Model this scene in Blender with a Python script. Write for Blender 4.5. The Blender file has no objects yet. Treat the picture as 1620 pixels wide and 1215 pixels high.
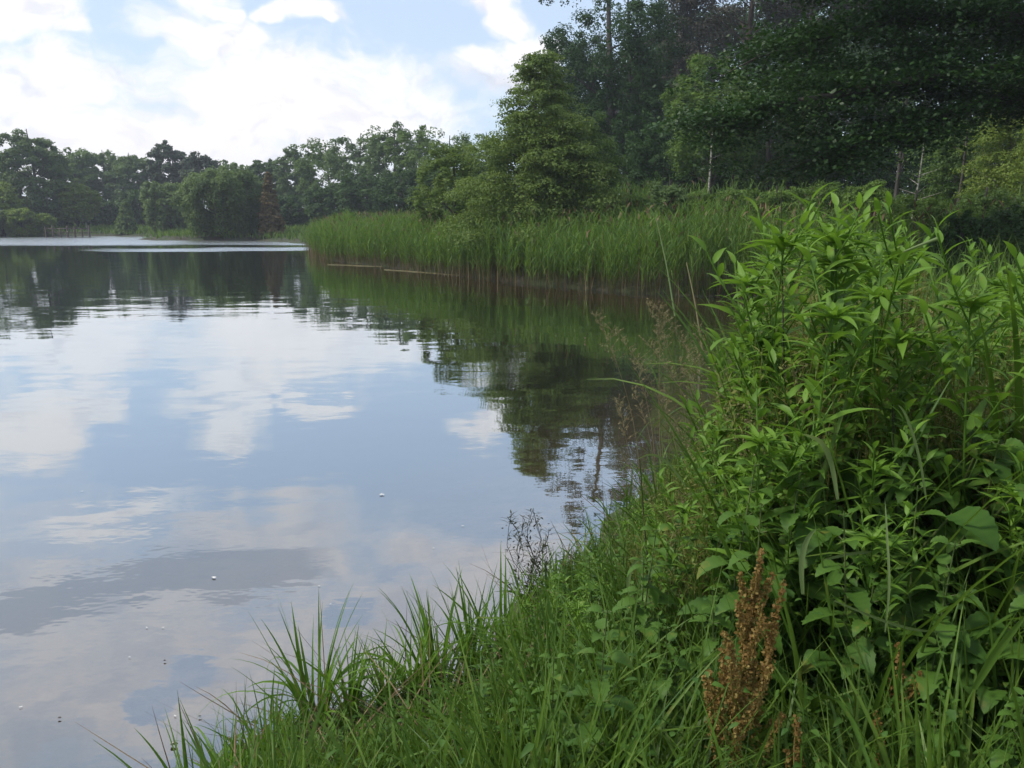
import bpy, math
import numpy as np
from mathutils import Vector
R = math.radians
sc = bpy.context.scene
rng = np.random.default_rng(7)

# ------------------------------------------------------------------ camera
PITCH = 12.0; EYE = 1.9; FPX = 1224.0
cam_d = bpy.data.cameras.new("camera"); cam = bpy.data.objects.new("camera", cam_d)
sc.collection.objects.link(cam); sc.camera = cam
cam_d.sensor_width = 36.0; cam_d.lens = 36.0 * FPX / 1620.0
cam_d.clip_start = 0.05; cam_d.clip_end = 3000.0
cam.location = (0, 0, EYE); cam.rotation_euler = (R(90 - PITCH), 0, 0)
CP, SP = math.cos(R(PITCH)), math.sin(R(PITCH))

def pt(px, py, Y):
    """world point seen at photo pixel (px, py) at world distance Y"""
    dx = (px - 810) / FPX; dy = (607.5 - py) / FPX
    k = Y / (CP + dy * SP)
    return np.array([dx * k, Y, EYE + k * (-SP + dy * CP)])

def gp(px, py, z=0.0):
    dx = (px - 810) / FPX; dy = (607.5 - py) / FPX
    k = (z - EYE) / (-SP + dy * CP)
    return np.array([dx * k, (CP + dy * SP) * k, z])

def to_px(x, y, z):
    d = y * CP + (EYE - z) * SP
    u = y * SP + (z - EYE) * CP
    return 810 + FPX * x / d, 607.5 - FPX * u / d

# ------------------------------------------------------------------ sky, sun, exposure
SUN_EL, SUN_AZ = 48.0, -98.0        # azimuth measured from +Y, negative = towards -X
world = bpy.data.worlds.new("World"); sc.world = world; world.use_nodes = True
nt = world.node_tree; N = nt.nodes; L = nt.links
for n in list(N): N.remove(n)

def mk(nodes, t, **kw):
    n = nodes.new(t)
    for k, v in kw.items(): setattr(n, k, v)
    return n
def setin(n, i, v, links=None):
    if hasattr(v, "is_output"): n.id_data.links.new(v, n.inputs[i])
    else: n.inputs[i].default_value = v
def math_(nodes, op, a, b=None, c=None, clamp=False):
    n = mk(nodes, "ShaderNodeMath", operation=op); n.use_clamp = clamp
    setin(n, 0, a)
    if b is not None: setin(n, 1, b)
    if c is not None: setin(n, 2, c)
    return n.outputs[0]
def sstep(nodes, v, a, b, lo=0.0, hi=1.0):
    n = mk(nodes, "ShaderNodeMapRange", interpolation_type="SMOOTHSTEP")
    setin(n, 0, v); setin(n, 1, a); setin(n, 2, b); setin(n, 3, lo); setin(n, 4, hi)
    return n.outputs[0]
def noise_(nodes, vec, scale, detail=4.0, rough=0.5, w=None):
    n = mk(nodes, "ShaderNodeTexNoise")
    if w is not None: n.noise_dimensions = "4D"; setin(n, "W", w)
    setin(n, "Vector", vec); setin(n, "Scale", scale); setin(n, "Detail", detail); setin(n, "Roughness", rough)
    return n
def mixc(nodes, f, a, b, bt="MIX"):
    n = mk(nodes, "ShaderNodeMix", data_type="RGBA", blend_type=bt)
    setin(n, 0, f); setin(n, 6, a if hasattr(a, "is_output") else (*a, 1)); setin(n, 7, b if hasattr(b, "is_output") else (*b, 1))
    return n.outputs[2]

sky = mk(N, "ShaderNodeTexSky", sky_type="NISHITA")
sky.sun_disc = False; sky.sun_elevation = R(SUN_EL); sky.sun_rotation = R(SUN_AZ)
sky.air_density = 1.0; sky.dust_density = 1.0; sky.ozone_density = 1.0
tc = mk(N, "ShaderNodeTexCoord"); sep = mk(N, "ShaderNodeSeparateXYZ"); L.new(tc.outputs["Generated"], sep.inputs[0])
az = math_(N, "ARCTAN2", sep.outputs[0], sep.outputs[1]); el = math_(N, "ARCSINE", sep.outputs[2])
uv = mk(N, "ShaderNodeCombineXYZ"); L.new(az, uv.inputs[0]); L.new(el, uv.inputs[1])
wn = noise_(N, uv.outputs[0], 7.0, 4.0, 0.6, w=1.7)
wv = mk(N, "ShaderNodeVectorMath", operation="SUBTRACT"); L.new(wn.outputs["Color"], wv.inputs[0]); wv.inputs[1].default_value = (0.5, 0.5, 0.5)
ws = mk(N, "ShaderNodeVectorMath", operation="MULTIPLY"); L.new(wv.outputs[0], ws.inputs[0]); ws.inputs[1].default_value = (0.16, 0.09, 0.0)
wa = mk(N, "ShaderNodeVectorMath", operation="ADD"); L.new(uv.outputs[0], wa.inputs[0]); L.new(ws.outputs[0], wa.inputs[1])
UV = wa.outputs[0]

def sky_uv(px, py):
    dx = (px - 810) / FPX; dy = (607.5 - py) / FPX
    x, y, z = dx, CP + dy * SP, -SP + dy * CP
    n = math.sqrt(x * x + y * y + z * z)
    return math.atan2(x, y), abs(math.asin(z / n))
def blobs(lst):
    acc = None
    for (cx, cy, rx, ry) in lst:
        u, v = sky_uv(cx, cy)
        a = mk(N, "ShaderNodeVectorMath", operation="SUBTRACT"); L.new(UV, a.inputs[0]); a.inputs[1].default_value = (u, v, 0)
        m = mk(N, "ShaderNodeVectorMath", operation="MULTIPLY"); L.new(a.outputs[0], m.inputs[0])
        m.inputs[1].default_value = (FPX / rx, FPX / ry, 0)
        ln = mk(N, "ShaderNodeVectorMath", operation="LENGTH"); L.new(m.outputs[0], ln.inputs[0])
        acc = ln.outputs["Value"] if acc is None else math_(N, "MINIMUM", acc, ln.outputs["Value"])
    return math_(N, "SUBTRACT", 1.0, acc)
stretch = mk(N, "ShaderNodeVectorMath", operation="MULTIPLY"); L.new(UV, stretch.inputs[0]); stretch.inputs[1].default_value = (1.0, 1.6, 1.0)
SV = stretch.outputs[0]
n1 = noise_(N, SV, 9.0, 7.0, 0.62).outputs[0]
n2 = noise_(N, SV, 3.2, 5.0, 0.55, w=3.1).outputs[0]
n3 = noise_(N, SV, 22.0, 5.0, 0.6, w=8.0).outputs[0]
white = blobs([
    (440, 165, 270, 95), (620, 190, 150, 62), (330, 60, 110, 42), (230, 240, 420, 90), (60, 150, 110, 80), (110, 120, 50, 60),
    (30, 18, 75, 38), (130, 37, 24, 16), (345, 12, 34, 20), (460, 24, 80, 20), (520, 38, 22, 10),
    (785, 30, 45, 28), (830, 75, 80, 28), (770, 100, 60, 30), (-200, 150, 200, 120), (-260, 20, 160, 40),
    # known from the water's reflection
    (35, 690, 80, 50), (370, 690, 60, 50), (760, 670, 70, 40), (150, 812, 150, 22), (-120, 830, 60, 20)])
grey = blobs([
    (410, 850, 240, 62), (790, 885, 200, 60), (250, 930, 420, 60), (150, 1090, 430, 130), (640, 1060, 200, 100),
    (700, 980, 500, 80), (-300, 1000, 400, 200), (655, 870, 60, 30), (800, 120, 120, 40)])
hole = blobs([(300, 1065, 46, 40), (245, 1110, 36, 40), (560, 960, 60, 18)])
band = blobs([(230, 925, 340, 32), (420, 915, 120, 22), (60, 950, 120, 20)])
nz = math_(N, "SUBTRACT", n1, 0.5)
wd = math_(N, "MULTIPLY_ADD", nz, 1.9, white)
wcov = sstep(N, wd, -0.12, 0.50)
gd = math_(N, "MULTIPLY_ADD", nz, 1.3, grey)
gcov = math_(N, "MULTIPLY", sstep(N, gd, -0.1, 0.55), 0.85)
hcov = sstep(N, math_(N, "MULTIPLY_ADD", nz, 0.8, hole), 0.0, 0.3)
gcov = math_(N, "MULTIPLY", gcov, math_(N, "SUBTRACT", 1.0, hcov))
# free clouds outside the part of the sky that the photograph shows
azab = math_(N, "ABSOLUTE", az)
outside = math_(N, "MAXIMUM", sstep(N, azab, 0.62, 0.85), sstep(N, el, 0.50, 0.66))
fcov = math_(N, "MULTIPLY", sstep(N, n2, 0.42, 0.60), outside)
cov = math_(N, "MAXIMUM", math_(N, "MAXIMUM", wcov, gcov), fcov, clamp=True)
K = 1.0
shade = sstep(N, n3, 0.47, 0.70)
wcol = mixc(N, math_(N, "MULTIPLY", shade, 0.75), (7.2, 7.25, 7.6), (4.9, 5.2, 6.1))
pink = sstep(N, n2, 0.40, 0.65)
wcol = mixc(N, math_(N, "MULTIPLY", pink, 0.35), wcol, (8.0, 7.3, 6.9))
gcol = mixc(N, sstep(N, n1, 0.38, 0.62), (4.6, 4.9, 5.7), (6.6, 6.3, 6.4))
ccol = mixc(N, math_(N, "MULTIPLY", math_(N, "SUBTRACT", 1.0, wcov), math_(N, "MAXIMUM", gcov, fcov)), wcol, gcol)
ccol = mixc(N, math_(N, "MULTIPLY", sstep(N, band, 0.0, 0.35), 0.75), ccol, (3.1, 3.5, 4.3))
veil = mixc(N, 0.60, sky.outputs[0], (5.3, 6.4, 7.9))
final = mixc(N, cov, veil, ccol)
bg = mk(N, "ShaderNodeBackground"); L.new(final, bg.inputs[0]); bg.inputs[1].default_value = 0.1
wo = mk(N, "ShaderNodeOutputWorld"); L.new(bg.outputs[0], wo.inputs[0])

sun_d = bpy.data.lights.new("sun", "SUN"); sun = bpy.data.objects.new("sun", sun_d); sc.collection.objects.link(sun)
sun_d.energy = 2.6; sun_d.angle = R(9); sun_d.color = (1.0, 0.95, 0.86)
sdir = Vector((math.sin(R(SUN_AZ)) * math.cos(R(SUN_EL)), math.cos(R(SUN_AZ)) * math.cos(R(SUN_EL)), math.sin(R(SUN_EL))))
sun.rotation_euler = sdir.to_track_quat("Z", "Y").to_euler()
vs = sc.view_settings; vs.view_transform = "Standard"; vs.look = "None"; vs.exposure = 0.64; vs.gamma = 1.0; vs.use_curve_mapping = False
cy = sc.cycles
cy.max_bounces = 8; cy.diffuse_bounces = 3; cy.glossy_bounces = 3; cy.transmission_bounces = 4; cy.transparent_max_bounces = 6; cy.volume_bounces = 0
cy.use_denoising = True; cy.caustics_reflective = False; cy.caustics_refractive = False
cy.sample_clamp_indirect = 4.0

# ------------------------------------------------------------------ scene helpers
def empty(name, loc=(0, 0, 0), rz=0.0, scale=1.0):
    o = bpy.data.objects.new(name, None); sc.collection.objects.link(o)
    o.location = tuple(float(v) for v in loc); o.rotation_euler = (0, 0, rz); o.scale = (scale,) * 3
    o.empty_display_size = 0.2
    return o
def tag(o, label=None, cat=None, group=None, kind=None):
    if label: o["label"] = label
    if cat: o["category"] = cat
    if group: o["group"] = group
    if kind: o["kind"] = kind
    return o
def link(name, me, parent=None):
    o = bpy.data.objects.new(name, me); sc.collection.objects.link(o)
    if parent: o.parent = parent
    return o
def copy_tree(o, loc=None, rz=None, scale=None, parent=None):
    c = o.copy(); sc.collection.objects.link(c)
    if parent is not None: c.parent = parent
    if loc is not None: c.location = tuple(float(v) for v in loc)
    if rz is not None: c.rotation_euler = (0, 0, rz)
    if scale is not None: c.scale = (scale,) * 3
    for ch in KIDS.get(o.name, []): 
        d = ch.copy(); sc.collection.objects.link(d); d.parent = c
    return c
KIDS = {}
def kid(o, parent):
    KIDS.setdefault(parent.name, []).append(o); return o

def make_mesh(name, V, F, mat, tint=None, k=None, smooth=False):
    """V (n,3), F (m,4) quads (numpy); tint and k are float values per vertex"""
    me = bpy.data.meshes.new(name)
    V = np.asarray(V, np.float32); F = np.asarray(F, np.int32)
    me.vertices.add(len(V)); me.vertices.foreach_set("co", V.ravel())
    me.loops.add(F.size); me.loops.foreach_set("vertex_index", F.ravel())
    me.polygons.add(len(F)); me.polygons.foreach_set("loop_start", np.arange(0, F.size, F.shape[1], dtype=np.int32))
    me.polygons.foreach_set("loop_total", np.full(len(F), F.shape[1], np.int32))
    if smooth: me.polygons.foreach_set("use_smooth", np.ones(len(F), bool))
    for nm, a in (("tint", tint), ("along", k)):
        if a is not None:
            at = me.attributes.new(nm, "FLOAT", "POINT"); at.data.foreach_set("value", np.asarray(a, np.float32).ravel())
    me.update(calc_edges=True); me.validate()
    me.materials.append(mat)
    return me

class Geo:
    """collects pieces of quads into one mesh"""
    def __init__(s): s.V, s.F, s.T, s.K, s.n = [], [], [], [], 0
    def add(s, V, F, t=0.5, k=0.0):
        V = np.asarray(V, float).reshape(-1, 3); s.V.append(V); s.F.append(np.asarray(F, int) + s.n)
        s.T.append(np.broadcast_to(np.asarray(t, float), (len(V),))); s.K.append(np.broadcast_to(np.asarray(k, float), (len(V),))); s.n += len(V)
    def mesh(s, name, mat, smooth=False):
        return make_mesh(name, np.concatenate(s.V), np.concatenate(s.F), mat, np.concatenate(s.T), np.concatenate(s.K), smooth)

def tube(P, r, sides=6, t=0.5):
    """tapered tube along points P (n,3) with radii r (n)"""
    P = np.asarray(P, float); n = len(P); r = np.broadcast_to(np.asarray(r, float), (n,))
    T = np.gradient(P, axis=0); T /= np.linalg.norm(T, axis=1, keepdims=True) + 1e-9
    ref = np.array([0.31, 0.17, 0.0]) if abs(T[0, 2]) > 0.7 else np.array([0, 0, 1.0])
    A = np.cross(T, ref); A /= np.linalg.norm(A, axis=1, keepdims=True) + 1e-9
    B = np.cross(T, A)
    a = np.linspace(0, 2 * np.pi, sides, endpoint=False)
    V = P[:, None] + r[:, None, None] * (np.cos(a)[None, :, None] * A[:, None] + np.sin(a)[None, :, None] * B[:, None])
    i = np.arange(n - 1)[:, None] * sides; j = np.arange(sides)[None]; j2 = (j + 1) % sides
    F = np.stack([i + j, i + j2, i + sides + j2, i + sides + j], -1).reshape(-1, 4)
    return V.reshape(-1, 3), F

def unit(v): return v / (np.linalg.norm(v, axis=-1, keepdims=True) + 1e-9)

def leaf_cards(C, size, normal, rg, asp=0.55, t=None, tj=0.25, down=0.0):
    """many rhombic leaves: centres C (n,3), length size, normals (n,3)"""
    n = len(C)
    a = rg.normal(size=(n, 3)); a[:, 2] -= down
    u = unit(a - normal * np.sum(a * normal, 1, keepdims=True)); v = np.cross(normal, u)
    s = (np.asarray(size) * rg.uniform(0.65, 1.3, n))[:, None]
    V = np.stack([C - u * s * .5, C + v * s * asp * .5 - normal * s * .08, C + u * s * .5 - normal * s * .12, C - v * s * asp * .5 - normal * s * .08], 1)
    F = np.arange(4 * n).reshape(n, 4)
    tt = (0.5 if t is None else t) + rg.uniform(-tj, tj, n)
    return V.reshape(-1, 3), F, np.repeat(np.clip(tt, 0, 1), 4)

# ------------------------------------------------------------------ materials
def new_mat(name):
    m = bpy.data.materials.new(name); m.use_nodes = True
    nn = m.node_tree.nodes
    for n in list(nn): nn.remove(n)
    return m, nn, m.node_tree.links

def leaf_mat(name, c0, c1, trans=0.35, rough=0.6, spec=0.2, base=None, spots=0.0, base_at=0.3):
    """leaf colour runs from c0 to c1 with each leaf's own tint; base = colour of the lowest part of a stalk"""
    m, nn, ll = new_mat(name)
    a = mk(nn, "ShaderNodeAttribute", attribute_name="tint")
    ts = a.outputs["Fac"]
    g = mk(nn, "ShaderNodeNewGeometry")
    nz = noise_(nn, g.outputs["Position"], 9.0, 3.0, 0.6).outputs[0]
    f = math_(nn, "ADD", ts, math_(nn, "MULTIPLY", math_(nn, "SUBTRACT", nz, 0.5), 0.5), clamp=True)
    oi = mk(nn, "ShaderNodeObjectInfo")
    f = math_(nn, "ADD", f, math_(nn, "MULTIPLY", math_(nn, "SUBTRACT", oi.outputs["Random"], 0.5), 0.45), clamp=True)
    col = mixc(nn, f, c0, c1)
    if base:
        k = mk(nn, "ShaderNodeAttribute", attribute_name="along")
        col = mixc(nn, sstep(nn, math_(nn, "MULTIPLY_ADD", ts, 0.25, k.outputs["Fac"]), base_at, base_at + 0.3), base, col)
    if spots:    # blotches of yellowing and small brown bite marks that belong to the leaves themselves
        nb = noise_(nn, g.outputs["Position"], 16.0, 3.0, 0.6).outputs[0]; ns = noise_(nn, g.outputs["Position"], 130.0, 2.0, 0.5).outputs[0]
        col = mixc(nn, sstep(nn, nb, 0.60, 0.74, 0.0, spots), col, (0.20, 0.19, 0.035))
        col = mixc(nn, sstep(nn, ns, 0.68, 0.74, 0.0, spots), col, (0.07, 0.045, 0.02))
    p = mk(nn, "ShaderNodeBsdfPrincipled"); ll.new(col, p.inputs["Base Color"])
    p.inputs["Roughness"].default_value = rough; p.inputs["Specular IOR Level"].default_value = spec
    t = mk(nn, "ShaderNodeBsdfTranslucent")
    tcol = mixc(nn, 0.5, col, (c1[0] * 1.25, c1[1] * 1.25, c1[2] * 0.6))
    ll.new(tcol, t.inputs[0])
    mx = mk(nn, "ShaderNodeMixShader"); mx.inputs[0].default_value = trans
    ll.new(p.outputs[0], mx.inputs[1]); ll.new(t.outputs[0], mx.inputs[2])
    o = mk(nn, "ShaderNodeOutputMaterial"); ll.new(mx.outputs[0], o.inputs[0])
    return m

def bark_mat(name, c0, c1, scale=6.0, white=False):
    m, nn, ll = new_mat(name)
    tcn = mk(nn, "ShaderNodeTexCoord"); mp = mk(nn, "ShaderNodeMapping"); ll.new(tcn.outputs["Object"], mp.inputs[0])
    mp.inputs["Scale"].default_value = (1, 1, 4.0) if white else (1, 1, 0.25)
    n = noise_(nn, mp.outputs[0], scale, 6.0, 0.65).outputs[0]
    col = mixc(nn, sstep(nn, n, 0.35, 0.65), c0, c1)
    p = mk(nn, "ShaderNodeBsdfPrincipled"); ll.new(col, p.inputs["Base Color"]); p.inputs["Roughness"].default_value = 0.85
    b = mk(nn, "ShaderNodeBump"); b.inputs["Distance"].default_value = 0.02; ll.new(n, b.inputs["Height"]); ll.new(b.outputs[0], p.inputs["Normal"])
    o = mk(nn, "ShaderNodeOutputMaterial"); ll.new(p.outputs[0], o.inputs[0])
    return m
def plain_mat(name, c0, c1, rough=0.7, scale=20.0):
    m, nn, ll = new_mat(name)
    tcn = mk(nn, "ShaderNodeTexCoord")
    n = noise_(nn, tcn.outputs["Object"], scale, 5.0, 0.6).outputs[0]
    p = mk(nn, "ShaderNodeBsdfPrincipled"); ll.new(mixc(nn, sstep(nn, n, 0.35, 0.65), c0, c1), p.inputs["Base Color"]); p.inputs["Roughness"].default_value = rough
    o = mk(nn, "ShaderNodeOutputMaterial"); ll.new(p.outputs[0], o.inputs[0])
    return m

M = {}
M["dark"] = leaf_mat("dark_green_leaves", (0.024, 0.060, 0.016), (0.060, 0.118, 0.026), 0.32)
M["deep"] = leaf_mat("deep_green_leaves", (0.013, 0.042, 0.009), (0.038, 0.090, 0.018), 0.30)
M["gloss"] = leaf_mat("glossy_dark_leaves", (0.012, 0.040, 0.008), (0.034, 0.080, 0.016), 0.28, 0.5, 0.3)
M["olive"] = leaf_mat("olive_green_leaves", (0.066, 0.122, 0.024), (0.165, 0.232, 0.052), 0.40)
M["mid"] = leaf_mat("mid_green_leaves", (0.056, 0.112, 0.026), (0.125, 0.200, 0.048), 0.38)
M["light"] = leaf_mat("light_green_leaves", (0.060, 0.120, 0.022), (0.140, 0.225, 0.045), 0.38)
M["blue"] = leaf_mat("blue_green_leaves", (0.070, 0.125, 0.044), (0.135, 0.205, 0.068), 0.38)
M["willow"] = leaf_mat("willow_leaves", (0.080, 0.132, 0.044), (0.145, 0.215, 0.070), 0.38)
M["yellow"] = leaf_mat("yellow_green_leaves", (0.105, 0.165, 0.026), (0.210, 0.280, 0.060), 0.42)
M["pine"] = leaf_mat("pine_needles", (0.034, 0.056, 0.030), (0.066, 0.094, 0.046), 0.12)
M["dead"] = leaf_mat("dead_needles", (0.140, 0.080, 0.042), (0.150, 0.140, 0.055), 0.15)
M["purple"] = leaf_mat("brown_pine_needles", (0.038, 0.034, 0.026), (0.060, 0.060, 0.038), 0.15)
M["bark"] = bark_mat("grey_brown_bark", (0.022, 0.018, 0.014), (0.07, 0.06, 0.05))
M["pinebark"] = bark_mat("pine_bark", (0.035, 0.022, 0.016), (0.10, 0.062, 0.042))
M["birch"] = bark_mat("birch_bark", (0.12, 0.11, 0.09), (0.40, 0.38, 0.33), 5.0, True)
M["reed"] = leaf_mat("reed_leaves", (0.050, 0.120, 0.020), (0.170, 0.270, 0.050), 0.42, base=(0.085, 0.055, 0.030), base_at=0.28)

# ------------------------------------------------------------------ the lake and the ground
near_bank = [(-90, -12), (-30, -6), (-9, -2.5), (-4.0, -0.3), (-2.2, 0.9), (-1.38, 1.75), (-1.14, 2.15), (-0.92, 2.5), (-0.55, 2.78), (-0.12, 3.05), (0.10, 3.55),
             (0.42, 4.2), (1.0, 5.2), (1.8, 6.4), (3.0, 8.6), (4.4, 12.0), (5.6, 15.5), (6.4, 18.2)]
reed_front = [tuple(gp(*q)[:2]) for q in ((1190, 468), (1100, 468), (990, 462), (900, 454), (820, 447), (740, 437), (640, 425), (560, 416), (520, 411), (508, 400))]
far_bank = [(-16, 62), (-20, 68), (-24, 72.5), (-33, 73.2), (-36, 76), (-38, 88), (-48, 92), (-60, 89), (-68, 87), (-90, 82)]
LAKE = np.array(near_bank + reed_front + far_bank, float)

def signed(x, y):
    """distance to the shore, positive on land"""
    x = np.asarray(x, float); y = np.asarray(y, float); sh = x.shape
    x = x.ravel(); y = y.ravel()
    d = np.full(x.shape, 1e9); inside = np.zeros(x.shape, bool)
    n = len(LAKE)
    for i in range(n):
        ax, ay = LAKE[i]; bx, by = LAKE[(i + 1) % n]
        ex, ey = bx - ax, by - ay
        t = np.clip(((x - ax) * ex + (y - ay) * ey) / (ex * ex + ey * ey), 0, 1)
        d = np.minimum(d, np.hypot(x - ax - t * ex, y - ay - t * ey))
        c = ((ay > y) != (by > y))
        with np.errstate(divide="ignore", invalid="ignore"):
            xi = (bx - ax) * (y - ay) / (by - ay) + ax
        inside ^= c & (x < xi)
    return np.where(inside, -d, d).reshape(sh)

def H(x, y):
    x = np.asarray(x, float); y = np.asarray(y, float)
    s = signed(x, y) + 0.06 * np.sin(x * 5.1 + y * 2.3) + 0.05 * np.sin(y * 7.3 - x * 3.1)
    land = 0.22 * np.tanh(np.maximum(s, 0) / 0.5) + 0.010 * np.clip(s, 0, 60) + 0.9 * (1 - np.exp(-np.clip(s, 0, 100) / 25.0))
    bed = -0.14 * np.tanh(np.maximum(-s, 0) / 0.8) - 0.12 * np.clip(-s - 0.5, 0, 14)
    r = np.hypot(x, y)
    sm = lambda v, a, c: np.clip((v - a) / (c - a), 0, 1) ** 2 * (3 - 2 * np.clip((v - a) / (c - a), 0, 1))
    land = land + 1.05 * sm(x, -1.0, 5.0) * sm(y, 21.0, 31.0) * sm(s, 2.0, 7.0)
    shoal = np.exp(-((x + 2.0) ** 2 + (y - 2.2) ** 2) / 0.55)
    bed = bed * (1 - 0.88 * np.clip(shoal * 1.5, 0, 1))
    bump = 0.03 * np.sin(x * 1.9 + 1) * np.sin(y * 1.6) + 0.012 * np.sin(x * 6 + y * 4)
    return np.where(s > 0, land + bump * np.clip(s, 0, 1), bed)

def grid_axis(n, near, far):
    u = np.linspace(-1, 1, n); k = math.asinh(far / near)
    return near * np.sinh(u * k)
gx = grid_axis(341, 1.2, 900); gy = grid_axis(341, 1.2, 900) + 3.0
X, Y = np.meshgrid(gx, gy, indexing="ij")
Zt = H(X, Y)
idx = np.arange(X.size).reshape(X.shape)
Fg = np.stack([idx[:-1, :-1], idx[1:, :-1], idx[1:, 1:], idx[:-1, 1:]], -1).reshape(-1, 4)
m, nn, ll = new_mat("soil_and_mud")
g = mk(nn, "ShaderNodeNewGeometry"); sp = mk(nn, "ShaderNodeSeparateXYZ"); ll.new(g.outputs["Position"], sp.inputs[0])
na = noise_(nn, g.outputs["Position"], 5.0, 8.0, 0.65).outputs[0]; nb = noise_(nn, g.outputs["Position"], 0.6, 5.0, 0.6).outputs[0]
soil = mixc(nn, sstep(nn, na, 0.35, 0.65), (0.018, 0.016, 0.009), (0.055, 0.045, 0.025))
turf = mixc(nn, sstep(nn, na, 0.35, 0.65), (0.020, 0.032, 0.010), (0.045, 0.065, 0.020))
landc = mixc(nn, sstep(nn, nb, 0.4, 0.6), soil, turf)
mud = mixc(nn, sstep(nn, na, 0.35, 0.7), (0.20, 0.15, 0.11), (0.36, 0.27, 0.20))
mud = mixc(nn, sstep(nn, sp.outputs[2], -0.45, -0.08), (0.020, 0.020, 0.013), mud)  # bed darkens with depth: dark silt, and light absorbed by water painted in
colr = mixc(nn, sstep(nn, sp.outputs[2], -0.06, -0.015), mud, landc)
p = mk(nn, "ShaderNodeBsdfPrincipled"); ll.new(colr, p.inputs["Base Color"]); p.inputs["Roughness"].default_value = 0.9
b = mk(nn, "ShaderNodeBump"); b.inputs["Distance"].default_value = 0.03; ll.new(na, b.inputs["Height"]); ll.new(b.outputs[0], p.inputs["Normal"])
o = mk(nn, "ShaderNodeOutputMaterial"); ll.new(p.outputs[0], o.inputs[0])
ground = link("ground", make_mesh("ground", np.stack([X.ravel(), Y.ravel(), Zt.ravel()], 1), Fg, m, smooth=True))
tag(ground, "dark soil bank running down into the muddy lake bed", kind="structure")

# water
m, nn, ll = new_mat("lake_water")
g = mk(nn, "ShaderNodeNewGeometry"); sp = mk(nn, "ShaderNodeSeparateXYZ"); ll.new(g.outputs["Position"], sp.inputs[0])
pos = g.outputs["Position"]
mp = mk(nn, "ShaderNodeMapping"); ll.new(pos, mp.inputs[0]); mp.inputs["Scale"].default_value = (0.55, 1.0, 1.0)
w0 = noise_(nn, mp.outputs[0], 0.9, 2.0, 0.5).outputs[0]
w1 = noise_(nn, mp.outputs[0], 5.0, 3.0, 0.55, w=2.0).outputs[0]
w2 = noise_(nn, mp.outputs[0], 9.0, 3.0, 0.6, w=5.0).outputs[0]
patch = noise_(nn, pos, 0.35, 3.0, 0.5, w=9.0).outputs[0]
edge = noise_(nn, mp.outputs[0], 0.12, 3.0, 0.6, w=4.0).outputs[0]
yy = math_(nn, "MULTIPLY_ADD", math_(nn, "SUBTRACT", edge, 0.5), 14.0, sp.outputs[1])
bandA = math_(nn, "MULTIPLY", sstep(nn, yy, 57.5, 63.0), sstep(nn, yy, 120.0, 100.0))
bandB = math_(nn, "MULTIPLY", math_(nn, "MULTIPLY", sstep(nn, yy, 47.5, 49.5), sstep(nn, yy, 55.5, 53.0)), sstep(nn, sp.outputs[0], -30.0, -20.0))
ruff = math_(nn, "MAXIMUM", bandA, bandB, clamp=True)
b0 = mk(nn, "ShaderNodeBump"); ll.new(w0, b0.inputs["Height"]); b0.inputs["Distance"].default_value = 0.010
b1 = mk(nn, "ShaderNodeBump"); ll.new(w1, b1.inputs["Height"]); ll.new(b0.outputs[0], b1.inputs["Normal"])
setin(b1, "Distance", sstep(nn, patch, 0.38, 0.68, 0.0004, 0.0022))
b2 = mk(nn, "ShaderNodeBump"); ll.new(w2, b2.inputs["Height"]); ll.new(b1.outputs[0], b2.inputs["Normal"])
setin(b2, "Distance", math_(nn, "MULTIPLY_ADD", ruff, 0.09, 0.00001))
lw = mk(nn, "ShaderNodeLayerWeight"); lw.inputs["Blend"].default_value = 0.5   # facing = 1 - cos
fac = math_(nn, "MULTIPLY_ADD", math_(nn, "POWER", lw.outputs["Facing"], 2.6), 0.68, 0.30, clamp=True)
gl = mk(nn, "ShaderNodeBsdfGlossy"); gl.inputs["Color"].default_value = (0.90, 0.95, 0.98, 1)
setin(gl, "Roughness", math_(nn, "MULTIPLY_ADD", ruff, 0.22, 0.015)); ll.new(b2.outputs[0], gl.inputs["Normal"])
tr = mk(nn, "ShaderNodeBsdfTransparent"); tr.inputs[0].default_value = (0.80, 0.74, 0.62, 1)
df = mk(nn, "ShaderNodeBsdfDiffuse"); df.inputs[0].default_value = (0.022, 0.025, 0.016, 1)
mu = mk(nn, "ShaderNodeMixShader"); mu.inputs[0].default_value = 0.30; ll.new(tr.outputs[0], mu.inputs[1]); ll.new(df.outputs[0], mu.inputs[2])
mx = mk(nn, "ShaderNodeMixShader"); ll.new(fac, mx.inputs[0]); ll.new(mu.outputs[0], mx.inputs[1]); ll.new(gl.outputs[0], mx.inputs[2])
o = mk(nn, "ShaderNodeOutputMaterial"); ll.new(mx.outputs[0], o.inputs[0])
S = 600
water = link("water", make_mesh("water", [(-S, -S, 0), (S, -S, 0), (S, S, 0), (-S, S, 0)], [(0, 1, 2, 3)], m))
tag(water, "calm lake water mirroring clouds and trees", kind="structure")

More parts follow.
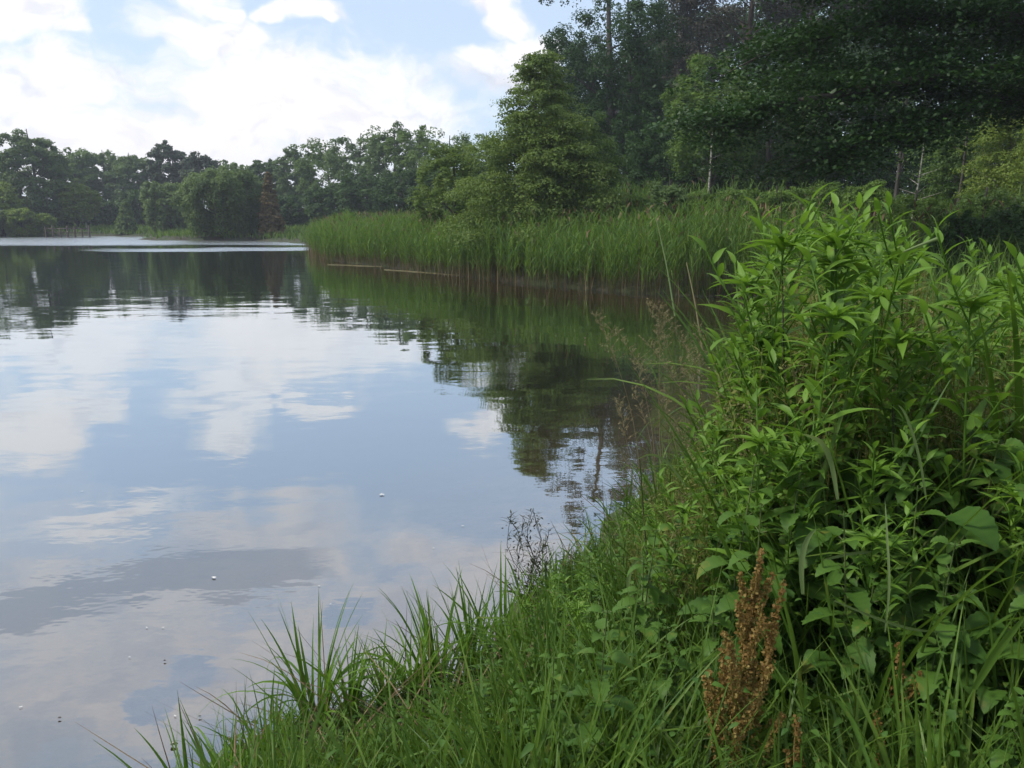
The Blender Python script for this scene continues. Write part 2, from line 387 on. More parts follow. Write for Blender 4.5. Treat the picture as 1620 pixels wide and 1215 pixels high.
# ------------------------------------------------------------------ trees
def crown_points(kind, h, r, base, rg):
    """clump centres and sizes for a crown: returns C (n,3), S (n,3)"""
    if kind == "cone":
        n = 620
        f = 1 - rg.uniform(0.0, 1, n) ** 0.60
        z = base * h + f * (h * (1 - base)) * 0.97
        a = rg.uniform(0, 2 * np.pi, n)
        env = r * (1 - f) ** 0.86 * (0.82 + 0.12 * np.sin(a * 3 + f * 9) + 0.12 * np.sin(f * 31 + a)) + 0.06 * r
        q = rg.uniform(0.10, 1.0, n) ** 0.5
        C = np.stack([np.cos(a) * env * q, np.sin(a) * env * q, z - 0.12 * env * q + 0.05 * r], 1)
        s = (0.065 + 0.075 * (1 - f)) * r * rg.uniform(0.6, 1.35, n)
        S = np.stack([s, s, s * 0.6], 1)
    elif kind == "pine":
        n = 46
        f = rg.uniform(0, 1, n); z = h * (0.58 + 0.40 * f)
        env = r * (0.35 + 0.65 * np.sin(np.pi * np.clip(f * 0.8 + 0.15, 0, 1)))
        a = rg.uniform(0, 2 * np.pi, n); q = rg.uniform(0.1, 1.0, n) ** 0.7
        C = np.stack([np.cos(a) * env * q, np.sin(a) * env * q, z], 1)
        s = rg.uniform(0.14, 0.26, n) * r
        S = np.stack([s * 1.3, s * 1.3, s * 0.6], 1)
    elif kind == "loose":
        n = 170
        f = rg.uniform(0, 1, n) ** 0.85; z = h * (base + (1 - base) * f * 0.97)
        env = r * (0.55 + 0.45 * np.sin(np.pi * np.clip(f * 0.9 + 0.05, 0, 1))) * (1 - 0.45 * f) * np.sqrt(1 - 0.93 * f ** 3)
        a = rg.uniform(0, 2 * np.pi, n); q = rg.uniform(0.05, 1.0, n) ** 0.5
        C = np.stack([np.cos(a) * env * q, np.sin(a) * env * q, z], 1)
        s = rg.uniform(0.13, 0.27, n) * r
        S = np.stack([s * 1.2, s * 1.2, s * 0.8], 1)
    else:   # round crown: lumpy dome whose skirt comes down to the base
        hc = h * (1 - base); n = 150 if kind == "airy" else 260
        d = unit(rg.normal(size=(n, 3)))
        B = unit(rg.normal(size=(11, 3))); B[:, 2] = np.abs(B[:, 2]) * 0.8; hgt = rg.uniform(0.10, 0.34, 11)
        lump = 0.80 + np.sum(hgt * np.exp(-((1 - d @ unit(B).T) / 0.10)), 1)
        q = rg.uniform(0.35, 1.0, n) ** 0.45 * np.minimum(lump, 1.12)
        ho = np.linalg.norm(d[:, :2], axis=1) + 1e-6
        wide = np.where(d[:, 2] < 0, ho ** 0.35, ho ** 0.8)
        P = np.stack([d[:, 0] / ho * wide * q, d[:, 1] / ho * wide * q, d[:, 2] * np.where(d[:, 2] > 0, q, np.sqrt(q))], 1)
        C = P * np.array([r * 0.95, r * 0.95, hc * 0.47]); C[:, 2] += base * h + hc * 0.47
        s = rg.uniform(0.09, 0.21, n) * min(r, hc * 0.6) * (0.95 if kind == "airy" else 1.0)
        S = np.stack([s, s, s * (1.15 if kind == "willow" else 0.75)], 1)
    return C, S

def build_tree(name, kind, loc, h, r, leafmat, barkmat, per=150, leaf=0.25, base=0.15, seed=0, limbs=26, trunk_r=None, lean=0.02, down=0.0):
    rg = np.random.default_rng(seed + 101)
    root = empty(name, loc)
    C, S = crown_points(kind, h, r, base, rg)
    n = len(C)
    w = rg.integers(0, n, n * per)
    d = unit(rg.normal(size=(len(w), 3)))
    flip = (d[:, 2] < 0) & (rg.random(len(w)) < 0.45); d[flip, 2] *= -1
    rad = rg.uniform(0.25, 1.0, len(w)) ** 0.45
    rad *= rg.choice([1.0, 1.0, 1.0, 1.25], len(w))
    off = d * S[w] * rad[:, None]
    if kind in ("cone", "loose"):           # sprays point outwards and hang a little at their tips
        o_ = unit(C[w] * np.array([1, 1, 0.0])); ro = np.sum(off * o_, 1, keepdims=True)
        off = off + o_ * ro * 0.9; off[:, 2] -= np.maximum(ro[:, 0], 0) * 0.30
    P = C[w] + off
    P[:, 2] = np.maximum(P[:, 2], 0.05)
    nrm = unit(d * 0.8 + np.array([0, 0, 0.55]) + rg.normal(size=d.shape) * 0.45)
    ct = rg.uniform(0.2, 0.8, n)
    V, F, T = leaf_cards(P, leaf, nrm, rg, t=ct[w], down=down)
    kid(link("crown", make_mesh(name + "_crown", V, F, M[leafmat], T), root), root)
    gt = Geo(); tr_ = trunk_r or (0.018 * h + 0.03)
    zt = np.linspace(-0.3, h * (0.93 if kind != "willow" else 0.7), 12)
    ph = rg.uniform(0, 6.28)
    amp = lean * h
    ax = np.stack([amp * np.sin(zt / h * 3 + ph) - amp * math.sin(ph), amp * np.cos(zt / h * 2.4 + ph) - amp * math.cos(ph), zt], 1)
    fr = np.clip(zt / h, 0, 1)
    gt.add(*tube(ax, tr_ * (1.35 * np.exp(-fr * 18) * 0.4 + (1 - fr) ** 0.8) + 0.012, 8))
    order = rg.permutation(n)[:limbs]
    for i in order:
        c = C[i]; z0 = max(c[2] - 0.45 * math.hypot(c[0], c[1]) - 0.03 * h, h * min(base, 0.2) * 0.6 + 0.2)
        j = np.interp(z0, zt, np.arange(len(zt))); k = int(min(j, len(zt) - 2)); a0 = ax[k] + (ax[k + 1] - ax[k]) * (j - k)
        tt = np.linspace(0, 1, 6)[:, None]
        mid = (a0 + c) / 2 + rg.normal(size=3) * 0.05 * r + np.array([0, 0, -0.04 * r])
        Q = (1 - tt) ** 2 * a0 + 2 * tt * (1 - tt) * mid + tt ** 2 * c
        rr = tr_ * (1 - min(z0 / h, 0.9)) * 0.42
        gt.add(*tube(Q, rr * (1 - tt[:, 0] * 0.85) + 0.006, 5))
    kid(link("trunk", gt.mesh(name + "_trunk", M[barkmat], True), root), root)
    return root

def tree_at(name, kind, px, Y, top, wpx, leafmat, barkmat="bark", label="", cat="tree", group=None, dens=1.0, base=0.15, leafk=1.0, **kw):
    global TSEED
    TSEED += 1
    Pt = pt(px, top, Y); x = Pt[0]; z0 = float(H(x, Y))
    xg = (px - 810) / FPX * Y * CP
    h = Pt[2] - z0; r = wpx / FPX * Y * CP / 2 * (1.12 if kind != "cone" else 1.0)
    leaf = max(0.075, Y * 0.0034) * leafk
    per = int(150 * dens * {"round": 0.45, "willow": 0.45, "airy": 0.62, "cone": 0.22, "loose": 0.62, "pine": 1.6}[kind])
    o = build_tree(name, kind, (xg, Y, z0), h, r, leafmat, barkmat, per=per, leaf=leaf, base=base, seed=TSEED, **kw)
    return tag(o, label, cat, group)
TSEED = 0
G1, G2, G3, G4 = "trees along the far shore", "trees behind the reed bank", "bushes on the far shore", "bushes behind the reeds"
# far shore, from its open end towards the reed bank
tree_at("broadleaf_tree", "round", -30, 100, 200, 95, "blue", label="partly seen blue green tree beside the tall rounded one at the far shore", group=G1, base=0.05)
tree_at("broadleaf_tree", "round", 62, 97, 192, 96, "willow", label="tall blue green tree standing clear above its neighbours at the far shore", group=G1, dens=2.6, base=0.03)
tree_at("shore_bush", "round", 2, 90, 284, 66, "yellow", label="bright yellow green bush below the tall tree, overhanging the far water", cat="bush", group=G3, base=0.0)
tree_at("shore_bush", "round", 34, 88, 325, 50, "yellow", label="low light green bush at the foot of the tall blue green tree", cat="bush", group=G3, base=0.0)
tree_at("shore_bush", "round", -34, 86, 320, 60, "yellow", label="light green bush at the edge of the far shore", cat="bush", group=G3, base=0.0)
tree_at("shore_bush", "round", 66, 90, 338, 36, "yellow", label="small pale bush between the tall tree and the wooden jetty", cat="bush", group=G3, base=0.0)
tree_at("broadleaf_tree", "round", 122, 116, 236, 74, "mid", label="mid green tree just behind the bright yellow green crown", group=G1, base=0.05)
tree_at("broadleaf_tree", "round", 168, 120, 228, 84, "mid", label="broad mid green tree whose top is the highest between tall tree and pine", group=G1, base=0.05)
tree_at("broadleaf_tree", "round", 218, 118, 233, 80, "blue", label="rounded tree next to the dark pine on the far shore", group=G1, base=0.05)
tree_at("broadleaf_tree", "round", 122, 98, 284, 62, "yellow", label="small tree with bright yellow green crown among darker far trees", group=G1, base=0.12)
tree_at("shore_bush", "round", 95, 104, 318, 50, "dark", label="dark bush behind the wooden jetty", cat="bush", group=G3, base=0.0)
tree_at("shore_bush", "round", 158, 106, 312, 70, "dark", label="dark bush below the bright yellow green small tree", cat="bush", group=G3, base=0.0)
tree_at("shore_bush", "round", 225, 108, 300, 70, "dark", label="dark bush behind the little pointed bush", cat="bush", group=G3, base=0.0)
tree_at("pine_tree", "round", 278, 118, 222, 58, "pine", "pinebark", label="dark pine with flat top, first of two above the willows", group=G1, dens=0.9, base=0.3)
tree_at("pine_tree", "round", 322, 116, 236, 62, "pine", "pinebark", label="lower dark pine beside the flat topped pine above the willows", group=G1, dens=0.9, base=0.3)
tree_at("shore_bush", "cone", 200, 93, 315, 40, "willow", label="little pointed pale green bush on the far lawn", cat="bush", group=G3, base=0.0, dens=0.6)
tree_at("willow_tree", "willow", 270, 90, 284, 82, "willow", label="smaller rounded willow behind the big willow", group=G1, base=0.0, dens=1.6, down=1.2)
tree_at("willow_tree", "willow", 350, 75, 256, 118, "willow", label="big rounded pale green willow reaching down to the water", group=G1, base=0.0, dens=2.2, down=1.2)
tree_at("willow_tree", "willow", 398, 77, 285, 56, "willow", label="narrow willow between the big willow and the brown conifer", group=G1, base=0.0, dens=1.6, down=1.2)
tree_at("dying_conifer", "cone", 428, 74, 268, 46, "dead", "pinebark", label="conical reddish brown dying conifer at the waterside", group=G1, base=0.02, dens=0.8)
for px, Yd, tp, w_, mt, kd, lb in (
    (378, 112, 250, 66, "mid", "round", "tree filling the gap behind the big willow"),
    (428, 110, 243, 60, "dark", "round", "dark tree straight behind the brown dying conifer"),
    (476, 106, 232, 66, "blue", "round", "blue green tree just past the brown conifer"),
    (526, 100, 216, 108, "mid", "airy", "airy tree rising step by step between conifer and tall loose trees"),
    (574, 94, 200, 111, "blue", "airy", "loose crowned tree just before the tallest one of the far wood"),
    (622, 88, 182, 99, "blue", "airy", "tallest loose crowned far tree with sky showing through"),
    (662, 84, 190, 87, "mid", "airy", "thin crowned tree with many sky holes beside the tallest far tree"),
    (712, 76, 202, 132, "mid", "airy", "airy tree right behind the edge of the pyramid shaped tree"),
    (775, 70, 198, 135, "mid", "airy", "airy tree mostly hidden behind the pyramid shaped tree")):
    tree_at("broadleaf_tree", kd, px, Yd, tp, w_, mt, label=lb, group=G1, base=0.05, dens=1.0)
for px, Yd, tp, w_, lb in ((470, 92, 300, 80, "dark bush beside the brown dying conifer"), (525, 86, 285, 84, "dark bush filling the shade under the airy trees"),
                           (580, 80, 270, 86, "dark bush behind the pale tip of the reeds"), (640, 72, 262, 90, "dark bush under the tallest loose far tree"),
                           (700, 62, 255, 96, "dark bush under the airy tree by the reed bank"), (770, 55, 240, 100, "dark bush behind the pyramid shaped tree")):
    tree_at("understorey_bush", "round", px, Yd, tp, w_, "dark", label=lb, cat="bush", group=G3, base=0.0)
# reed bank
tree_at("broadleaf_tree", "round", 715, 32, 225, 110, "olive", label="small light tree leaning on the pyramid shaped tree above the reeds", group=G2, base=0.0, dens=1.2)
tree_at("pyramid_tree", "cone", 852, 27.6, 78, 335, "olive", label="pyramid shaped green tree standing by itself in the reeds", group=G2, base=0.07, dens=5.6, limbs=60, leafk=1.0)
tree_at("broadleaf_tree", "round", 908, 28, 165, 125, "mid", label="rounded green tree touching the shore side of the forest and the pyramid shaped tree", group=G2, base=0.03, dens=1.4)
tree_at("broadleaf_tree", "cone", 872, 52, 70, 130, "mid", label="slim tree whose tip shows over the pyramid shaped tree", group=G2, base=0.2, dens=1.4)
tree_at("broadleaf_tree", "airy", 968, 48, -110, 215, "deep", label="very tall dark tree at the open edge of the forest, sky through its crown", group=G2, base=0.2, dens=2.6)
for px, Yd, tp, w_, mt, bk, kd, lb, bs in (
    (905, 56, 40, 120, "deep", "bark", "round", "dark tree whose shoulder shows right behind the pyramid shaped tree", 0.0),
    (985, 70, -40, 200, "deep", "bark", "round", "dark tree in the second row behind the very tall one", 0.0),
    (1120, 72, -60, 220, "deep", "bark", "round", "dark second row tree behind the thin brownish one", 0.0),
    (1250, 74, -80, 240, "deep", "bark", "round", "dark second row tree between the two brownish pines", 0.0),
    (1390, 74, -90, 240, "deep", "bark", "round", "dark second row tree behind the overhanging branches", 0.0),
    (1530, 72, -90, 240, "deep", "bark", "round", "dark second row tree behind the smaller birch", 0.0),
    (1680, 70, -90, 260, "deep", "bark", "round", "dark second row tree behind the yellow green birches", 0.0),
    (1540, 40, 175, 190, "deep", "bark", "round", "broad dark thicket tree behind the birch trunks", 0.0),
    (1690, 38, 160, 210, "deep", "bark", "round", "broad dark thicket tree past the birch trunks", 0.0),
    (925, 54, 60, 110, "deep", "bark", "round", "dark tree filling the foot of the tall forest edge", 0.03),
    (1000, 46, 60, 120, "deep", "bark", "round", "dark rounded tree low in front of the tall forest edge", 0.03),
    (1075, 58, -60, 120, "purple", "birch", "loose", "thin brownish tree with many sky holes next to the very tall dark one", 0.3),
    (1050, 64, 30, 140, "deep", "bark", "round", "dark tree deep in the forest behind the green maple", 0.03),
    (1160, 52, -150, 170, "purple", "pinebark", "pine", "brownish pine with big flat plates of needles high above the maple", 0.3),
    (1275, 50, -170, 170, "purple", "pinebark", "pine", "second brownish pine, beside the overhanging branches", 0.3),
    (1370, 56, -120, 170, "deep", "bark", "loose", "tall dark tree behind the overhanging branches", 0.2),
    (1170, 60, -20, 190, "deep", "bark", "round", "dark tree closing the forest behind the pines", 0.02),
    (1300, 62, -30, 200, "deep", "bark", "round", "dark tree closing the forest behind the second pine", 0.02),
    (1440, 58, -60, 220, "deep", "bark", "round", "dark tree closing the forest behind the birches", 0.02),
    (1590, 56, -60, 240, "deep", "bark", "round", "big dark tree behind the sunlit yellow green trees", 0.02),
    (1760, 52, -60, 240, "deep", "bark", "round", "dark tree just past the sunlit yellow green trees", 0.02),
    (1120, 33, 78, 150, "light", "bark", "round", "bright green maple in front of the dark forest", 0.25),
    (1215, 35, 110, 140, "mid", "bark", "round", "mid green tree between the bright maple and the overhang", 0.15),
    (1060, 40, 170, 130, "deep", "bark", "round", "dark small tree at the foot of the bright maple", 0.0),
    (1170, 38, 205, 150, "deep", "bark", "round", "dark undergrowth tree below the bright maple", 0.0),
    (1290, 36, 190, 150, "deep", "bark", "round", "dark undergrowth tree below the overhanging branches", 0.0),
    (1420, 38, 200, 150, "deep", "bark", "round", "dark undergrowth tree behind the bare slim trunks", 0.0)):
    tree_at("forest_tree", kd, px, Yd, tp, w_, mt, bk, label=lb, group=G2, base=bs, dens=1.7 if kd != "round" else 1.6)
for px, Yd, tp, w_, bk, lb in ((1575, 24, 130, 100, "birch", "sunlit yellow green young birch with pale trunk"), (1655, 22, 110, 110, "birch", "yellow green young birch cut by the photo edge"),
                               (1500, 27, 190, 80, "birch", "smaller yellow green birch in front of the dark wood")):
    tree_at("young_birch", "loose", px, Yd, tp, w_, "yellow" if px != 1500 else "mid", bk, label=lb, group=G2, base=0.25, dens=1.2, trunk_r=0.07)
# bare slim trunks in the wood
for px, Yd, tp, tr_, bk, lb in ((1412, 26, 120, 0.075, "bark", "slim straight grey trunk in the dark wood"), (1438, 22, 205, 0.035, "birch", "broken pale leaning young trunk in the dark wood"),
                               (1118, 31, 180, 0.05, "birch", "pale slim trunk under the bright maple"), (1155, 33, 160, 0.07, "pinebark", "reddish slim trunk under the bright maple"),
                               (1512, 25, 150, 0.06, "bark", "grey slim trunk beside the smaller birch")):
    Pt = pt(px, tp, Yd); xg = (px - 810) / FPX * Yd * CP; z0 = float(H(xg, Yd)); hh = Pt[2] - z0
    root = empty("slim_trunk_tree", (xg, Yd, z0)); gt = Geo(); zz = np.linspace(-0.2, hh, 9)
    dxx = 0.06 * hh if "leaning" in lb else 0.015 * hh
    gt.add(*tube(np.stack([dxx * zz / hh, 0.02 * np.sin(zz * 2), zz], 1), tr_ * (1 - 0.6 * np.clip(zz / hh, 0, 1)), 7))
    for j in range(7):
        a = rng.uniform(0, 6.28); z = rng.uniform(0.5, 0.98) * hh; l_ = rng.uniform(0.3, 0.8)
        tt = np.linspace(0, 1, 4); Q = np.stack([dxx * z / hh + np.cos(a) * l_ * tt, np.sin(a) * l_ * tt, z + 0.35 * l_ * tt], 1)
        gt.add(*tube(Q, 0.015 * (1.1 - tt), 4))
    link("trunk", gt.mesh("slim_trunk", M[bk], True), root)
    C_ = np.array([dxx * 0.8, 0, hh * 0.9]) + rng.normal(size=(500, 3)) * np.array([0.4, 0.4, 0.5])
    V, F, T = leaf_cards(C_, 0.09, unit(rng.normal(size=(500, 3)) + [0, 0, 1]), rng)
    link("crown", make_mesh("slim_crown", V, F, M["mid"], T), root)
    tag(root, lb, "tree", G2)
# low bushes in a row behind the reeds
for px, Yd, tp, w_, mt, lb in ((955, 27, 300, 70, "light", "low light green bush touching the foot of the pyramid shaped tree"), (1005, 29, 305, 60, "light", "low light bush before the rounded dark bush"),
                               (1055, 26, 277, 66, "blue", "small rounded blue green bush above the reeds"), (1105, 28, 305, 70, "light", "low bush just past the rounded blue green bush"),
                               (1165, 27, 290, 80, "light", "low light bush at the edge of the tall weeds"), (1230, 25, 285, 80, "light", "low bush showing behind the tips of the tall weeds"),
                               (1300, 24, 285, 90, "light", "wide low bush behind the tall weeds"), (1375, 22, 280, 90, "light", "low bush under the slim grey trunk"),
                               (1450, 20, 290, 90, "light", "low light bush under the leaning young trunk"), (1530, 15, 330, 90, "dark", "very dark bush in the gap between the tall weeds"),
                               (1600, 17, 318, 100, "dark", "dark bush below the pale birch trunk"), (1680, 14, 300, 120, "dark", "dark bush past the photo edge weeds"),
                               (1560, 20, 285, 110, "mid", "mid green bush below the sunlit young birch")):
    tree_at("low_bush", "round", px, Yd, tp, w_, mt, label=lb, cat="bush", group=G4, base=0.0, dens=0.8)

# the big overhanging tree: trunk past the picture edge, long limbs reaching over the meadow
rg = np.random.default_rng(55)
troot = empty("overhanging_tree", (*(pt(1830, 347, 15)[:2]), 0.5))
T0 = np.array(troot.location)
gt = Geo(); zz = np.linspace(-0.3, 13, 12)
gt.add(*tube(np.stack([0.25 * np.sin(zz / 4), 0.2 * np.cos(zz / 5) - 0.2, zz], 1), 0.34 * (1 - zz / 16) + 0.02, 10))
limbs = []   # each a list of photo anchors (px, py, Y)
for pts_ in ([(1825, 190, 15), (1700, 150, 14.6), (1560, 160, 14.3), (1430, 205, 14.2), (1290, 250, 14.5)],
             [(1828, 150, 15), (1680, 95, 14.4), (1500, 118, 14), (1350, 145, 14), (1200, 170, 14.5), (1110, 195, 15)],
             [(1830, 100, 15), (1650, 30, 14.5), (1480, 20, 14.5), (1330, 50, 15), (1200, 90, 15.5)],
             [(1830, 40, 15), (1650, -40, 15), (1480, -60, 15.5), (1340, -40, 16), (1250, -20, 16.5)],
             [(1828, 0, 15), (1700, -120, 14.5), (1560, -160, 14), (1430, -150, 14), (1330, -120, 14)],
             [(1828, 120, 15), (1720, 60, 16.5), (1590, 60, 17.5), (1450, 90, 18), (1330, 110, 18.5), (1240, 140, 19)]):
    limbs.append(np.array([pt(*q) for q in pts_]) - T0)
LP = []
for Q in limbs:
    s_ = np.linspace(0, len(Q) - 1, 26)
    P_ = np.stack([np.interp(s_, np.arange(len(Q)), Q[:, i]) for i in range(3)], 1)
    for _ in range(3): P_[1:-1] = (P_[:-2] + 2 * P_[1:-1] + P_[2:]) / 4
    gt.add(*tube(P_, np.linspace(0.13, 0.018, 26), 7)); LP.append(P_)
CC = []
for P_ in LP:
    for j in range(3, 26):
        for _ in range(2):
            l_ = rg.uniform(0.3, 1.15); d = unit(np.array([rg.normal() * 0.7 - 0.35, rg.normal(), rg.normal() * 0.42 - 0.08]))
            e = P_[j] + d * l_; tt = np.linspace(0, 1, 5)[:, None]
            gt.add(*tube(P_[j] * (1 - tt) + e * tt + np.array([0, 0, -0.10]) * tt ** 2, 0.016 * (1.15 - tt[:, 0]), 4))
            CC.append(e); CC.append(P_[j] + d * l_ * 0.55)
CC = np.array(CC)
w = rg.integers(0, len(CC), 100000)
d = rg.normal(size=(len(w), 3)) * np.array([0.34, 0.34, 0.075])
Pq = CC[w] + d; nrm = unit(np.array([0, 0, 1.0]) + rg.normal(size=d.shape) * 0.5)
V, F, T = leaf_cards(Pq, 0.085, nrm, rg, asp=0.7, t=rg.uniform(0.2, 0.8, len(CC))[w])
link("crown", make_mesh("overhang_crown", V, F, M["gloss"], T), troot)
# upper crown of the same tree, past the top of the picture
C, S_ = crown_points("round", 14.0, 5.0, 0.45, rg)
w = rg.integers(0, len(C), 22000); d = unit(rg.normal(size=(len(w), 3)))
V, F, T = leaf_cards(C[w] + d * S_[w] * rg.uniform(0.4, 1, (len(w), 1)), 0.13, unit(d + [0, 0, 0.7]), rg)
link("crown_top", make_mesh("overhang_top", V, F, M["deep"], T), troot)
link("trunk", gt.mesh("overhang_trunk", M["bark"], True), troot)
tag(troot, "big dark tree whose long branches hang over the meadow", "tree", G2)

# ------------------------------------------------------------------ leaf and blade shapes
def prof(kind, s):
    if kind == "blade": return np.clip(0.45 + 2.2 * s, 0, 1) * (1 - s ** 2.2)
    if kind == "lance": return np.sin(np.pi * np.clip(s, 0, 1) ** 0.70) ** 1.15 * (1 - 0.25 * s)
    if kind == "ovate": return np.sin(np.pi * np.clip(s, 0, 1) ** 0.52) ** 0.8
    return 1 - s * 0.6
def blades(base, az_, e0, L_, W_, droop, rg, kind="lance", segs=6, fold=0.25, roll=0.3, serr=0.0, t=None, tj=0.15, twist=0.0):
    """n leaves at once; each is a folded, drooping strip with a midrib"""
    base = np.asarray(base, float).reshape(-1, 3); n = len(base)
    B = lambda v: np.broadcast_to(np.asarray(v, float), (n,))
    az_, e0, L_, W_, droop = B(az_), B(e0), B(L_), B(W_), B(droop)
    s = np.linspace(0, 1, segs + 1)
    e = e0[:, None] - droop[:, None] * s[None] ** 1.3
    h = np.stack([np.cos(az_), np.sin(az_), np.zeros(n)], 1)
    dirs = np.cos(e)[..., None] * h[:, None] + np.sin(e)[..., None] * np.array([0, 0, 1.0])
    step = (L_ / segs)[:, None, None]
    mid = np.concatenate([np.zeros((n, 1, 3)), np.cumsum((dirs[:, 1:] + dirs[:, :-1]) / 2 * step, 1)], 1) + base[:, None]
    side0 = np.stack([-np.sin(az_), np.cos(az_), np.zeros(n)], 1)[:, None] * np.ones((1, segs + 1, 1))
    up0 = np.cross(dirs, side0)
    rl = (rg.normal(size=n) * roll)[:, None] + (rg.normal(size=n) * twist)[:, None] * s[None]
    side = side0 * np.cos(rl)[..., None] + up0 * np.sin(rl)[..., None]; up = np.cross(dirs, side)
    w = prof(kind, s)[None] * W_[:, None] / 2 + 0.0004
    if serr: w = w * (1 + serr * np.where(np.arange(segs + 1) % 2, 1, -1))[None]
    if kind == "blade": w[:, -1] = 0.0003
    lift = up * (w * fold)[..., None] * np.sign(up[..., 2:3] + 1e-6)
    Lf = mid + side * w[..., None] + lift; Rt = mid - side * w[..., None] + lift
    V = np.stack([Lf, mid, Rt], 2).reshape(-1, 3)
    i = (np.arange(n) * (segs + 1) * 3)[:, None] + (np.arange(segs) * 3)[None]
    F = np.stack([np.stack([i, i + 1, i + 4, i + 3], -1), np.stack([i + 1, i + 2, i + 5, i + 4], -1)], 2).reshape(-1, 4)
    tt = np.clip((0.5 if t is None else np.asarray(t)) + rg.uniform(-tj, tj, n), 0, 1)
    vt = np.tile(np.array([[0.0, 0.16, 0.0]]) + np.where(np.arange(segs + 1) % 2, 0.07, -0.07)[:, None] * (kind == "ovate"), (n, 1, 1)).reshape(-1)
    return V, F, np.clip(np.repeat(tt, (segs + 1) * 3) + vt, 0, 1), np.tile(np.repeat(s, 3), n)
def strips(base, az_, th0, L_, W_, bend, segs=5, t=0.5, rg=rng, k=None, twist=1.2):
    """thin flat blades (2 points across): th0 = lean from the vertical, bend = extra lean towards the tip"""
    base = np.asarray(base, float); n = len(base); s = np.linspace(0, 1, segs + 1)
    B = lambda v: np.broadcast_to(np.asarray(v, float), (n,))
    az_, th0, L_, W_, bend = B(az_), B(th0), B(L_), B(W_), B(bend)
    th = th0[:, None] + bend[:, None] * s[None] ** 1.6
    h = np.stack([np.cos(az_), np.sin(az_), np.zeros(n)], 1)
    d = np.sin(th)[..., None] * h[:, None] + np.cos(th)[..., None] * np.array([0, 0, 1.0])
    mid = np.concatenate([np.zeros((n, 1, 3)), np.cumsum((d[:, 1:] + d[:, :-1]) / 2 * (L_ / segs)[:, None, None], 1)], 1) + base[:, None]
    side0 = np.stack([-np.sin(az_), np.cos(az_), np.zeros(n)], 1)[:, None] * np.ones((1, segs + 1, 1)); up = np.cross(d, side0)
    rl = rg.uniform(-1, 1, n)[:, None] * (0.4 + twist * s[None])
    side = side0 * np.cos(rl)[..., None] + up * np.sin(rl)[..., None]
    w = (np.clip(0.6 + s, 0, 1) * (1 - s ** 2.5))[None] * W_[:, None] / 2 + 0.0003
    V = np.stack([mid + side * w[..., None], mid - side * w[..., None]], 2).reshape(-1, 3)
    i = (np.arange(n) * (segs + 1) * 2)[:, None] + (np.arange(segs) * 2)[None]
    F = np.stack([i, i + 1, i + 3, i + 2], -1).reshape(-1, 4)
    kk = np.tile(np.repeat(s, 2), n) if k is None else np.repeat(k, (segs + 1) * 2)
    return V, F, np.repeat(B(t), (segs + 1) * 2), kk

# ------------------------------------------------------------------ reeds
rg = np.random.default_rng(11)
def reeds(P, hts, rg, nleaf=7, w=0.030, G=None):
    G = G or Geo(); n = len(P); tt = rg.uniform(0.1, 0.9, n)
    a = rg.uniform(0, 6.28, n); lean = rg.uniform(0.0, 0.12, n)
    V, F, T, K = strips(P, a, lean, hts, 0.014, rg.uniform(0, 0.12, n), 4, tt, rg, twist=0.3); G.add(V, F, T, K)
    for j in range(nleaf):
        f = 0.30 + 0.66 * (j + rg.uniform(0, 1, n)) / nleaf
        b = P + np.stack([np.cos(a) * np.sin(lean) * f * hts, np.sin(a) * np.sin(lean) * f * hts, f * hts * 0.995], 1)
        V, F, T, K = strips(b, rg.uniform(0, 6.28, n), rg.uniform(0.15, 0.6, n), rg.uniform(0.25, 0.48, n), w * rg.uniform(0.6, 1.2, n),
                            rg.uniform(0.2, 1.3, n), 3, tt, rg, k=f); G.add(V, F, T, K)
    return G
def scatter(n, x0, x1, y0, y1, ok, rg):
    out = []
    while sum(map(len, out)) < n:
        x = rg.uniform(x0, x1, n); y = rg.uniform(y0, y1, n); s = signed(x, y)
        m_ = ok(x, y, s); out.append(np.stack([x[m_], y[m_]], 1))
    return np.concatenate(out)[:n]
front = lambda x, y, s: (s > -0.7) & (s < 1.6) & (y > 17.0) & (x < 9) & (y < 64)
back = lambda x, y, s: (s > 1.2) & (s < 9) & (y > 17.5) & (y < 64) & (x > -17) & (x < 17)
P1 = scatter(7500, -19, 9, 17, 64, front, rg); P2 = scatter(6500, -17, 17, 17.5, 56, back, rg)
# a thinner, ragged edge where the reeds stand in the water
P = np.concatenate([P1, P2]); s_ = signed(P[:, 0], P[:, 1])
keep = rg.random(len(P)) < np.clip(1.15 + s_ * 1.2 + 0.4 * np.sin(P[:, 0] * 1.3) * np.sin(P[:, 1] * 0.9), 0.15, 1); P = P[keep]; P = P[to_px(P[:, 0], P[:, 1], 1.0)[0] > 496 + 14 * np.sin(P[:, 1] * 3.0)]
zz = H(P[:, 0], P[:, 1]); hh = (1.62 + 0.24 * np.sin(P[:, 0] * 0.7 + 1) * np.cos(P[:, 1] * 0.45)) * rg.uniform(0.60, 1.17, len(P)) - np.minimum(zz, 0)
hh = np.where(P[:, 1] > 44, hh * 0.85, hh)
G = reeds(np.stack([P[:, 0], P[:, 1], zz - 0.02], 1), hh, rg)
rb = link("reeds", G.mesh("reeds", M["reed"])); tag(rb, "dense bed of green reeds with brown stalk feet along the water", kind="stuff")
